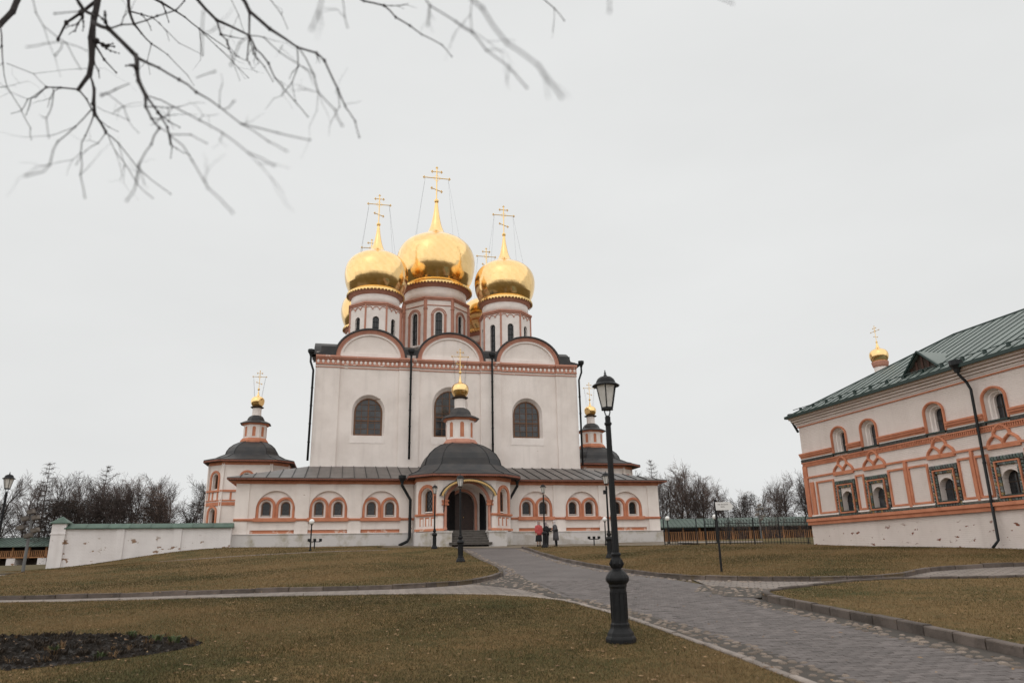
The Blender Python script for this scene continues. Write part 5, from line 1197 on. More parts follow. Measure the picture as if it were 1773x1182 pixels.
# globe lamps
def globe_lamp(label, loc, h, tilt=0):
    T = thing('globe_lamp', label, 'lamp', loc, 0, 'low lamps with white globes')
    b = B(); b.lathe([(.09,-.1),(.09,.06),(.045,.1),(.04,h-.2),(.075,h-.18),(.075,h-.12)],10); ob('post', b, M_iron, T)
    b = B(); b.ball((0,0,h),.165,14,10); ob('globe', b, M_globe, T, smooth=True); T.rotation_euler = (0,tilt,0); return T
G1 = globe_lamp('white globe lamp on a black post before the left gallery windows', gl(-12.42,45.7,.1), 1.72)
for (x,y),l_ in (((6.24,52.4),'white globe lamp on the lawn behind the street lamps'),((10.98,54.2),'white globe lamp at the right corner of the cathedral'),((13.3,50.0),'white globe lamp just behind the arrow signpost')): dup(G1, gl(x,y,.05), 0, l_)
# ground spotlights
def spots_(label, loc):
    T = thing('spotlight_cluster', label, 'spotlight', loc, CH_A, 'low floodlight clusters')
    b = B(); b.tube([(0,0,-.1),(0,0,.42)],.04,6); b.tube([(-.36,0,.42),(.36,0,.42)],.03,5); ob('stand', b, M_iron, T)
    for x in (-.36,0,.36):
        b = B(); b.rings([[(x+s*r_,y_,.52+t*r_) for s,t in ((-1,-1),(1,-1),(1,1),(-1,1))] for r_,y_ in ((.085,-.07),(.09,.02),(.05,.1))]); ob('spotlight', b, M_iron, T)
    return T
S1 = spots_('cluster of three small black spotlights on the lawn beside the left globe lamp', gl(-12.95,48.6,.1)); dup(S1, gl(5.45,52.6,.02), CH_A, 'cluster of three small black spotlights in front of the ramp at right')
def flood_pole(label, loc, h):
    T = thing('floodlight_pole', label, 'floodlight pole', loc, 0, 'poles with clustered floodlights')
    b = B(); b.tube([(0,0,-.2),(0,0,h)],[.09,.07],8); ob('pole', b, mat('grey pole',(.13,.13,.13),.6) if 'grey pole' not in bpy.data.materials else bpy.data.materials['grey pole'], T)
    for i,(x,z,s) in enumerate(((-.45,h-.75,.22),(.4,h-.9,.22),(-.28,h-.25,.2),(.3,h-.2,.2),(.0,h+.12,.2),(.05,h-1.2,.22))):
        b = B(); b.tube([(0,0,z),(x,-.1,z)],.03,5); s *= .8; b.rings([[(x+s*a_,-.14+s*.8*c_-.06*t_,z+t_*.1+s*a_*.25) for a_,c_ in ((-1,-1),(1,-1),(1,1),(-1,1))] for t_ in (-1,.2,1)]); o = ob('floodlight', b, M_step, T)
    return T
F1 = flood_pole('grey pole with clustered floodlights beside the left wall pier', gl(-27.6,42.6), 3.25)
dup(F1, gl(24.4,75.0), .6, 'grey pole with clustered floodlights behind the iron fence', 1.05)
# arrow signpost
SG = thing('signpost', 'slim black signpost with a white arrow board on the lawn', 'sign', gl(6.33,23.6,.1))
b = B(); b.box(-.028,.028,-.028,.028,-.2,2.17); b.box(-.032,.032,-.031,.031,2.17,2.19); ob('post', b, M_iron, SG)
b = B(); b.prism([(0,1.86),(.47,1.86),(.56,1.975),(.445,2.11),(-.01,2.11)],-.05,-.032); bd = ob('arrow_board', b, mat('white board',(.66,.65,.63),.5), SG)
ink = mat('sign ink',(.16,.14,.13),.6); q = random.Random(2)
def strokes(x0, n, z, h, skip=()):                 # lettering too small to read: upright strokes at letter pitch
    b = B()
    for i in range(n):
        if i in skip: continue
        x = x0+i*.0205; b.box(x,x+.005,-.0525,-.0503,z,z+h); b.box(x+.005,x+.013,-.0525,-.0503,z+q.choice((0,.4,.8))*h,z+q.choice((.14,.54,.94))*h+.006) if q.random() < .8 else None; b.box(x+.011,x+.015,-.0525,-.0503,z,z+h*q.choice((.5,1)))
    o = ob('lettering', b, ink, bd, kind='stuff')
strokes(.06,16,2.02,.034,(4,)); strokes(.155,6,1.95,.03)
# ================================================================ iron fence
FE = thing('iron_fence', 'black iron picket fence in front of the far gallery', 'fence', gl(9.3,47.2))
fa, fb = Vector((9.3,47.2)), Vector((16.95,43.6))
def fpt(t): q_ = fa.lerp(fb,t); return q_.x-9.3, q_.y-47.2, g(q_.x,q_.y)-g(9.3,47.2)+.06
pk = B(); pk.box(-.011,.011,-.011,.011,0,1.42); pk.rings([[(-.02,-.01,1.42),(.02,-.01,1.42),(.02,.01,1.42),(-.02,.01,1.42)],[(0,0,1.52)]*4]); pkm = mesh_of('picket', pk); pkm.materials.append(M_iron)
ps = B(); ps.box(-.027,.027,-.027,.027,-.3,1.55); ps.ball((0,0,1.58),.04,8,5); psm = mesh_of('post', ps); psm.materials.append(M_iron)
Lf = (fb-fa).length; n = int(Lf/.16); fr_ = math.atan2(fb.y-fa.y,fb.x-fa.x)
for i in range(n+1):
    t = i/n
    if .24 < t < .30: continue                   # open gateway beside the short leaf
    x,y,z = fpt(t); o = ob('picket', None, None, FE, mesh=pkm, loc=(x,y,z-(.0)), rz=fr_)
    if t < .24: o.scale = (1,1,.78)
for t in (0,.24,.30,.47,.64,.81,.99): x,y,z = fpt(t); ob('post', None, None, FE, mesh=psm, loc=(x,y,z), rz=fr_)
for t0,t1,hh in ((0,.24,(.12,1.0)),(.30,1,(.14,1.28))):
    for h_ in hh: b = B(); a_, c_ = fpt(t0), fpt(t1); b.tube([(a_[0],a_[1],a_[2]+h_),(c_[0],c_[1],c_[2]+h_)],.018,5); ob('rail', b, M_iron, FE)
# ================================================================ people
def capsule(b, pts, rad, n=9): b.tube(pts, rad, n)
def person(label, loc, rz, H, lean, arms, skin=(.42,.27,.2)):
    """one continuous remeshed body (head, neck, trunk, arms with fingers, legs); clothes are children"""
    T = thing('person', label, 'person', loc, rz, 'people by the cathedral wall'); k = H/1.68
    b = B(); S = lambda *q_: (q_[0]*k, q_[1]*k, q_[2]*k); L_ = lambda z: -lean*max(0,z-.95)
    def P(x,y,z): return S(x,y+L_(z),z)
    b.rings([[ (rx*k*math.cos(a), (L_(z)+ry*math.sin(a))*k, z*k) for a in [j*math.pi/6 for j in range(12)]] for rx,ry,z in ((.13,.09,.86),(.165,.115,.93),(.15,.105,1.05),(.145,.10,1.15),(.165,.11,1.28),(.175,.095,1.37),(.10,.07,1.43),(.052,.052,1.46),(.05,.052,1.52))])
    # head with nose, brow, jaw, ears
    hy = L_(1.6)-.02
    b.rings([[(rx*k*math.cos(a),(hy+oy+ry*math.sin(a))*k,z*k) for a in [j*math.pi/6 for j in range(12)]] for rx,ry,oy,z in ((.025,.03,-.03,1.475),(.05,.06,-.022,1.49),(.064,.08,-.012,1.53),(.072,.092,0,1.58),(.075,.096,.004,1.62),(.066,.085,.008,1.66),(.03,.04,.008,1.69))])
    b.tube([P(0,-.0,0)[:0] or (0,(hy-.09)*k,1.60*k),(0,(hy-.112)*k,1.565*k)],[.01*k,.016*k],6); b.tube([(-.022*k,(hy-.085)*k,1.525*k),(.022*k,(hy-.085)*k,1.525*k)],.008*k,5)
    for s in (-1,1): b.ball((s*.075*k,(hy+.008)*k,1.575*k),.02*k,6,4)
    for s in (-1,1):
        b.tube([S(s*.085,.0,.92),S(s*.09,-.01,.5),S(s*.088,.015,.28),S(s*.085,.02,.08)],[.085*k,.058*k,.054*k,.038*k],9)
        b.tube([S(s*.085,.04,.045),S(s*.09,-.06,.035),S(s*.095,-.15,.022)],[.042*k,.04*k,.028*k],8)
        sh, el, wr = arms[s]
        pts = [P(s*.165,0,1.355),P(*el),P(*wr)]; b.tube(pts,[.052*k,.04*k,.027*k],8)
        w_ = Vector(pts[2]); d_ = (w_-Vector(pts[1])).normalized(); sd = d_.cross(Vector((0,0,1)));  sd = sd.normalized() if sd.length > .1 else Vector((1,0,0)); nm = sd.cross(d_)
        b.tube([w_,w_+d_*.085*k],[.028*k,.034*k],8)
        for j,l in enumerate((.068,.078,.072,.056)):
            r0 = w_+d_*.075*k+sd*(-.03+.02*j)*k; b.tube([r0,r0+d_*l*.5*k-nm*.008*k,r0+d_*l*.85*k-nm*.03*k],[.0095*k,.009*k,.007*k],5)
        t0 = w_+d_*.03*k+sd*.03*k*-s; b.tube([t0,t0+(d_*.04-sd*.025*s-nm*.012)*k,t0+(d_*.065-sd*.022*s-nm*.02)*k],[.012*k,.011*k,.008*k],5)
    o = ob('body', b, mat('skin '+label[:6],skin,.55), T, smooth=True); md = o.modifiers.new('fuse','REMESH'); md.mode = 'VOXEL'; md.voxel_size = .009; md.use_smooth_shade = True
    return T, k, P, S, L_, hy
def ringgarment(T, nm, rows, k, L_, m_, folds=0):
    b = B(); n = 20
    b.rings([[((rx*(1+folds*math.sin(a*7+z*3)))*k*math.cos(a),(L_(z)+oy+ry*(1+folds*math.sin(a*7+z*3))*math.sin(a))*k,z*k) for a in [j*2*math.pi/n for j in range(n)]] for rx,ry,oy,z in rows], cap=False)
    o = ob(nm, b, m_, T, smooth=True); s_ = o.modifiers.new('t','SOLIDIFY'); s_.thickness = .012; return o
def sleeve(T, P, pts, rad, m_): b = B(); b.tube([P(*q_) for q_ in pts],rad,9); return ob('sleeve', b, m_, T, smooth=True)
def scarf(T, k, hy, m_, drop=.1):
    b = B(); n = 14; rows = ((.03,.035,1.71),(.075,.09,1.685),(.088,.108,1.63),(.088,.106,1.57),(.08,.095,1.51),(.09,.09,1.46),(.13,.10,1.40-drop*.3))
    vs = []
    for rx,ry,z in rows:
        for j in range(n+1):
            a = R(-58)+j*R(296)/n; vs.append((rx*k*math.cos(a),(hy+.012+ry*math.sin(a))*k,z*k))
    # opening faces -y
    vs = []
    for rx,ry,z in rows:
        op = R(44) if 1.5 < z < 1.68 else R(10)
        for j in range(n+1):
            a = R(-90)+op+j*(2*math.pi-2*op)/n; vs.append((rx*k*math.cos(a),(hy+.012+ry*math.sin(a))*k,z*k))
    b.add(vs,[(i*(n+1)+j,i*(n+1)+j+1,(i+1)*(n+1)+j+1,(i+1)*(n+1)+j) for i in range(len(rows)-1) for j in range(n)])
    o = ob('headscarf', b, m_, T, smooth=True); s_ = o.modifiers.new('t','SOLIDIFY'); s_.thickness = .01; return o
def face(T, k, hy):
    for s in (-1,1): b = B(); b.ball((s*.03*k,(hy-.083)*k,1.592*k),.011*k,6,5); ob('eye', b, M_iron, T)
def shoes(T, k, S, m_):
    for s in (-1,1): b = B(); b.tube([S(s*.085,.05,.05),S(s*.09,-.06,.042),S(s*.095,-.17,.028)],[.05*k,.05*k,.034*k],8); b.tube([S(s*.085,.02,.05),S(s*.086,.02,.16)],[.05*k,.046*k],8); ob('shoe', b, m_, T, smooth=True)
C_red = mat('coral jacket',(.5,.09,.085),.8,col2=(.38,.06,.06),scale=9); C_blk = mat('black cloth',(.014,.014,.016),.85); C_gry = mat('grey coat',(.085,.083,.09),.85,col2=(.06,.058,.062),scale=8); C_wht = mat('white scarf',(.6,.56,.55),.8,col2=(.35,.3,.3),scale=25); C_gsc = mat('grey patterned scarf',(.2,.17,.18),.8,col2=(.4,.3,.3),scale=30); C_tights = mat('dark tights',(.05,.03,.03),.7)
dn = {s:((s*.165,0,1.35),(s*.23,.02,1.08),(s*.225,-.1,.86)) for s in (-1,1)}
fwd = {-1:((0,0,0),(-.2,-.06,1.1),(-.1,-.28,1.06)),1:((0,0,0),(.2,-.06,1.1),(.08,-.28,1.08))}
T,k,P,S,L_,hy = person('person in a coral red jacket, black skirt and grey headscarf, left of the group', gl(1.52,49.6,.02), R(25), 1.64, .02, dn)
ringgarment(T,'jacket',((.075,.075,0,1.45),(.165,.11,0,1.41),(.21,.145,0,1.3),(.2,.15,0,1.12),(.205,.16,0,.95),(.225,.175,0,.78)),k,L_,C_red,.02)
for s in (-1,1): sleeve(T,P,[(s*.17,0,1.36),(s*.235,.02,1.08),(s*.228,-.08,.9)],[.085*k,.068*k,.055*k],C_red)
ringgarment(T,'skirt',((.185,.14,0,.86),(.21,.17,0,.7),(.225,.19,0,.5),(.235,.2,0,.36)),k,L_,C_blk,.04); scarf(T,k,hy,C_gsc); face(T,k,hy); shoes(T,k,S,C_blk)
T,k,P,S,L_,hy = person('person in black with a shoulder bag, half hidden by the lamp post', gl(2.05,49.9,.02), R(-60), 1.56, .1, fwd)
ringgarment(T,'coat',((.075,.075,0,1.45),(.17,.115,0,1.41),(.215,.15,0,1.3),(.205,.155,0,1.1),(.215,.165,0,.92),(.22,.17,0,.8)),k,L_,C_blk,.02)
for s in (-1,1): sleeve(T,P,[(s*.17,0,1.36),(s*.21,-.06,1.1),(s*.1,-.25,1.06)],[.085*k,.068*k,.055*k],C_blk)
ringgarment(T,'trousers',((.19,.14,0,.86),(.18,.13,0,.6),(.16,.11,0,.3),(.15,.1,0,.08)),k,L_,C_blk,.02); scarf(T,k,hy,C_gsc); face(T,k,hy); shoes(T,k,S,C_blk)
b = B(); b.rings([[(.2+.06*s_,.08+.14*t_,.95) for s_,t_ in ((-1,-1),(1,-1),(1,1),(-1,1))],[(.2+.07*s_,.08+.16*t_,1.08) for s_,t_ in ((-1,-1),(1,-1),(1,1),(-1,1))],[(.2+.05*s_,.08+.13*t_,1.2) for s_,t_ in ((-1,-1),(1,-1),(1,1),(-1,1))]]); b.tube([(.2,.08,1.19),(.1,.05,1.42),(-.06,.0,1.43)],.014,5); ob('shoulder_bag', b, C_blk, T)
T,k,P,S,L_,hy = person('person in a long grey coat and white headscarf, right of the group', gl(2.66,49.9,.02), R(-75), 1.66, .14, fwd)
ringgarment(T,'coat',((.075,.075,0,1.45),(.17,.115,0,1.41),(.21,.15,0,1.3),(.2,.15,0,1.1),(.21,.165,0,.9),(.225,.185,0,.65),(.235,.195,0,.42)),k,L_,C_gry,.025)
for s in (-1,1): sleeve(T,P,[(s*.17,0,1.36),(s*.21,-.06,1.1),(s*.1,-.24,1.06)],[.085*k,.068*k,.055*k],C_gry)
scarf(T,k,hy,C_wht); face(T,k,hy); shoes(T,k,S,C_blk)
for s in (-1,1): b = B(); b.tube([S(s*.085,.0,.6),S(s*.088,.01,.3),S(s*.085,.02,.1)],[.075*k,.065*k,.052*k],8); ob('stocking', b, C_blk, T, smooth=True)
b = B(); b.box(.19,.26,-.12,.08,.98,1.12); b.tube([(.22,-.02,1.1),(.12,-.05,1.4)],.01,5); ob('handbag', b, C_blk, T)
# ================================================================ trees
def segs_mesh(name, segs, mat_, n=3):
    P0 = np.array([s[0] for s in segs]); P1 = np.array([s[1] for s in segs]); r0 = np.array([s[2] for s in segs]); r1 = np.array([s[3] for s in segs])
    d_ = P1-P0; d_ /= np.linalg.norm(d_,axis=1)[:,None]+1e-9; ref = np.where(np.abs(d_[:,2:3]) > .9, [[1,0,0]], [[0,0,1]]); a = np.cross(d_,ref); a /= np.linalg.norm(a,axis=1)[:,None]; c = np.cross(d_,a)
    V_ = []
    for k in range(n):
        t = 2*math.pi*k/n; o_ = a*math.cos(t)+c*math.sin(t); V_ += [P0+o_*r0[:,None], P1+o_*r1[:,None]]
    V_ = np.stack(V_,1).reshape(-1,3); m_ = len(segs); base_ = (np.arange(m_)*2*n)[:,None]
    F_ = np.concatenate([base_+np.array([2*k,2*((k+1)%n),2*((k+1)%n)+1,2*k+1]) for k in range(n)],0)
    me = bpy.data.meshes.new(name); me.vertices.add(len(V_)); me.vertices.foreach_set('co',V_.ravel()); me.loops.add(F_.size); me.loops.foreach_set('vertex_index',F_.ravel().astype(np.int32)); me.polygons.add(len(F_)); me.polygons.foreach_set('loop_start',np.arange(0,F_.size,4,dtype=np.int32)); me.update(calc_edges=True); me.materials.append(mat_); return me
def bare_tree(seed, H, kind):
    q = random.Random(seed); tr, tw = [], []
    def grow(p, d_, L_, r_, lvl):
        nseg = 4 if lvl < 2 else 3; pp = p
        for i in range(nseg):
            d_ = (d_+Vector((q.gauss(0,.1),q.gauss(0,.1),q.gauss(0,.05)+(.05 if kind != 'weep' or lvl < 2 else -.12)))).normalized(); e = pp+d_*L_/nseg; r2 = r_*(1-.55*(i+1)/nseg) if lvl else r_*(1-.6*(i+1)/nseg)
            (tr if lvl < 2 else tw).append((tuple(pp),tuple(e),max(r_*(1-.55*i/nseg),.0095 if lvl > 2 else .02),max(r2,.007)))
            if lvl < 4:
                nb = {0:(1,4,5,4),1:(2,2,3,2),2:(2,2,2),3:(1,1,1)}[lvl][i] if kind != 'multi' else {0:(0,2,3,2),1:(1,2,2,2),2:(1,2,2),3:(1,1,1)}[lvl][i]
                for _ in range(nb):
                    a_ = q.uniform(0,6.283); t = d_.orthogonal().normalized(); t.rotate(Matrix.Rotation(a_,3,d_)); ang = R(q.uniform(17,46)); nd = d_*math.cos(ang)+t*math.sin(ang)
                    if nd.z < -.1: nd.z *= .3
                    grow(pp.lerp(e,q.uniform(.2,1)), nd.normalized(), L_*q.uniform(.36,.58)*(1.0 if lvl else 1.0-.14*i), max(r2*.6,.008), lvl+1)
            pp = e
    if kind == 'larch':
        pp = Vector((0,0,-.3)); n = 22
        for i in range(n):
            e = Vector((q.gauss(0,.02),q.gauss(0,.02),H*(i+1)/n)); r0 = .15*(1-i/n)+.02; tr.append((tuple(pp),tuple(e),r0,r0-.007)); 
            if i > 4:
                for _ in range(5):
                    a_ = q.uniform(0,6.283); l = (1-i/n)**.75*H*.27*q.uniform(.6,1.1)+.3; d_ = Vector((math.cos(a_),math.sin(a_),q.uniform(-.05,.35))); m_ = e+d_*l*.5; f_ = e+d_*l+Vector((0,0,.12*l)); tw.append((tuple(e),tuple(m_),.026,.018)); tw.append((tuple(m_),tuple(f_),.018,.009))
                    for _ in range(15):
                        t = q.uniform(.2,1); s_ = (e.lerp(m_,t*2) if t < .5 else m_.lerp(f_,t*2-1)); x_ = s_+Vector((q.gauss(0,.2),q.gauss(0,.2),q.gauss(-.1,.15))); tw.append((tuple(s_),tuple(x_),.009,.006))
            pp = e
    else:
        ns = 1 if kind != 'multi' else 3
        for s_ in range(ns): grow(Vector((q.uniform(-.25,.25)*(ns > 1),q.uniform(-.25,.25)*(ns > 1),-.3)), Vector((q.gauss(0,.05 if ns == 1 else .16),q.gauss(0,.05 if ns == 1 else .16),1)).normalized(), H*q.uniform(.78,.86), .15 if ns == 1 else .11, 0)
    return segs_mesh('trunk',tr,M_bark,5), segs_mesh('crown',tw,M_twig2 if kind == 'weep' else M_twig,3)
VAR = {('round',3):bare_tree(21,11,'round'),('round',4):bare_tree(22,11,'round'),('weep',2):bare_tree(23,11,'weep'),('round',0):bare_tree(1,11,'round'),('round',1):bare_tree(2,11,'round'),('round',2):bare_tree(5,11,'round'),('weep',0):bare_tree(3,11,'weep'),('weep',1):bare_tree(8,11,'weep'),('multi',0):bare_tree(4,11,'multi'),('multi',1):bare_tree(9,11,'multi'),('larch',0):bare_tree(6,11,'larch'),('larch',1):bare_tree(7,11,'larch')}
print('treesegs',{k_:(len(m_[0].polygons)//5,len(m_[1].polygons)//3) for k_,m_ in VAR.items()})
HGT = {k_:max(v_.co.z for v_ in m_[1].vertices) for k_,m_ in VAR.items()}
def put_tree(kind, var, x, y, top, label, group, rz, wide=1.0):
    z = g(x,y); top = z+(top-z)*1.13; s_ = (top-z)/HGT[(kind,var)]; T = thing('bare_tree' if kind != 'larch' else 'larch_tree', label, 'tree', (x,y,z), rz, group); T.scale = (s_*wide,s_*wide,s_)
    tk, cr = VAR[(kind,var)]; ob('trunk', None, None, T, mesh=tk); ob('crown', None, None, T, mesh=cr)
# left: (x, y, top z, kind, variant)
LT = [(-68,104,13.2,'round',1),(-63.5,100,14.2,'larch',0),(-60.0,108,14.6,'larch',1),(-55.5,104,13.2,'round',2),(-51.5,101,12.2,'round',0),(-50.5,109,13.4,'multi',0),(-46.5,104,12.4,'round',1),(-44.2,110,14.0,'larch',0),(-41.2,102,12.2,'weep',0),(-39.6,108,13.8,'larch',1),(-36.6,104,14.6,'round',2),(-33.4,110,13.4,'multi',1),(-31.6,103,12.5,'round',0),(-30.4,111,14.2,'larch',0),(-28.4,104,12.4,'multi',0),(-57.5,112,13.6,'weep',1),(-35,114,14,'weep',0),(-48,113,13.8,'weep',1),(-43.2,107,13.0,'multi',1),(-38.2,112,13.6,'round',1),(-53.4,111,13.8,'round',2),(-66,113,14.5,'multi',0),(-71,108,13.5,'weep',0),(-45.8,116,13.6,'round',0),(-32.4,116,14.2,'weep',1),(-62,109,13.6,'round',3),(-58.2,101,12.6,'round',4),(-54.2,107,13.2,'weep',2),(-49.2,106,12.8,'round',3),(-57,100,12.6,'weep',1),(-53,100,12.2,'multi',1),(-60.5,103,13,'multi',0),(-47.6,100,12.2,'weep',0),(-64.5,105,13.4,'round',1),(-68.5,100,13.4,'round',0),(-37.4,101,12.4,'round',4)]
LT.sort(key=lambda t: t[0]/t[1])
for i,(x,y,tp,kd,v) in enumerate(LT): put_tree(kd,v,x,y,tp,f"{dict(round='broad leafless tree',weep='leafless tree with reddish budding twigs',multi='leafless tree with several stems',larch='conical leafless larch')[kd]} beyond the white wall, {ORD[i]} from the left edge",'trees beyond the left wall',i*1.7,1.05 if kd == 'round' else .85)
RT = [(12.9,104,12.1,'round',0),(15.2,108,12.6,'multi',1),(17.0,103,11.8,'round',1),(19.9,107,14.0,'larch',1),(23.4,105,14.3,'weep',0),(25.2,103,12.6,'multi',0),(27.3,108,12.4,'round',2),(29.6,104,11.1,'weep',1),(32.3,106,9.8,'multi',1),(35.4,108,10.5,'round',0),(37.9,105,12.3,'weep',0),(40.8,104,12.6,'multi',0),(43,108,12.8,'round',1),(21.5,111,12.8,'round',2),(44.5,112,12.2,'multi',1),(14.0,112,12.4,'weep',1),(18.4,113,13.0,'round',0),(26.2,113,12.6,'round',1),(39.4,112,12.4,'round',2),(16.2,105,12.6,'round',3),(24.2,109,13.6,'round',4),(34,111,10.4,'weep',2),(20.8,103,12.4,'multi',1),(26.4,105,12.0,'weep',2),(28.4,111,12.0,'multi',0),(30.8,108,10.8,'round',3),(33.2,104,9.6,'weep',1),(36.6,103,11.0,'multi',1),(42,103,12.2,'round',4)]
RT.sort(key=lambda t: t[0]/t[1])
for i,(x,y,tp,kd,v) in enumerate(RT): put_tree(kd,v,x,y,tp,f"{dict(round='broad leafless tree',weep='leafless tree with reddish budding twigs',multi='leafless tree with several stems',larch='conical leafless larch')[kd]} behind the far gallery, {ORD[i]} from the cathedral corner",'trees behind the far gallery',i*2.1,.85)
# dark undergrowth at left, single evergreens
def evergreen(seed, H):
    q = random.Random(seed); b = B()
    for i in range(3400):
        t = q.random()**.9; z = H*t; rr = math.sqrt(max(0,1-(t*.97)**2.2))*H*.36*q.uniform(.35,1.15); a_ = q.uniform(0,6.283); c = Vector((rr*math.cos(a_),rr*math.sin(a_),z+q.gauss(0,.1))); s_ = q.uniform(.1,.3)
        d1 = Vector((q.gauss(0,1),q.gauss(0,1),q.gauss(-.3,.5))).normalized()*s_; d2 = Vector((q.gauss(0,1),q.gauss(0,1),q.gauss(0,.6))).normalized()*s_*.24; b.add([c-d1,c+d2,c+d1],[(0,1,2)])
    t_ = B(); t_.tube([(0,0,-.3),(0,0,H*.9)],[.12,.02],6)
    m1 = bpy.data.meshes.new('crown'); m1.from_pydata(b.v,[],b.f); m1.materials.append(M_everg); m2 = mesh_of('trunk',t_); m2.materials.append(M_bark); return m2, m1
EV = [evergreen(k,7) for k in range(3)]
exs = [(-72,100),(-68,98),(-64,102),(-60.5,99),(-57.2,103),(-54.4,99.5),(-51.6,104),(-48.4,100),(-45.4,105),(-42.6,100),(-39.4,103),(-36.3,100),(-33.6,105),(-30.6,101),(-62,106),(-66,107),(-58.5,97.5)]
exs += []
exs.sort(key=lambda t: t[0]/t[1])
for i,(x,y) in enumerate(exs):
    hh = random.uniform(7.6,9.4) if x < -54 else random.uniform(5.6,8.0)
    T = thing('dense_bush', f'dense dark bush at the foot of the wood at left, {ORD[i]} from the left edge', 'bush', (x,y,g(x,y)), i, 'dark bushes at left'); s_ = hh/7; T.scale = (s_*1.2,s_*1.2,s_)
    ob('trunk', None, None, T, mesh=EV[i % 3][0]); ob('crown', None, None, T, mesh=EV[i % 3][1])
for i,x in enumerate((14.5,18.2,22,25.6,29,32.4,36,39.6)):
    T = thing('dense_bush', f'dense brown bush behind the far gallery, {ORD[i]} from the cathedral corner', 'bush', (x,101+i % 3,g(x,101)), i*2.0, 'brown bushes behind the far gallery'); s_ = (.8,.95,.7,.85)[i % 4]; T.scale = (s_*1.15,s_*1.15,s_)
    ob('trunk', None, None, T, mesh=EV[i % 3][0]); ob('crown', None, None, T, mesh=EV[i % 3][1])
# bare shrubs behind the fence
def shrub(seed):
    q = random.Random(seed); s_ = []
    for _ in range(40):
        p_ = Vector((q.gauss(0,.15),q.gauss(0,.15),-.05)); d_ = Vector((q.gauss(0,.45),q.gauss(0,.45),1)).normalized(); r_ = .012
        for i in range(5):
            e = p_+d_*.3; s_.append((tuple(p_),tuple(e),r_,r_*.8)); d_ = (d_+Vector((q.gauss(0,.2),q.gauss(0,.2),.05))).normalized()
            if i > 1:
                for _ in range(2): f_ = e+Vector((q.gauss(0,.18),q.gauss(0,.18),q.uniform(0,.3))); s_.append((tuple(e),tuple(f_),.006,.003))
            p_ = e; r_ *= .8
    return segs_mesh('stems', s_, M_twig, 3)
SH = [shrub(1),shrub(2)]
for i,(x,y,s_) in enumerate(((16.8,60,1.0),(18.6,62,1.15),(20.4,61,.95),(22.0,63,1.3),(23.4,62,1.1),(24.6,61,1.25))):
    T = thing('bare_shrub', f'leafless shrub behind the iron fence, {ORD[i]} from the left', 'shrub', gl(x,y,.05), i, 'leafless shrubs behind the fence'); T.scale = (s_,)*3; ob('stems', None, None, T, mesh=SH[i % 2])
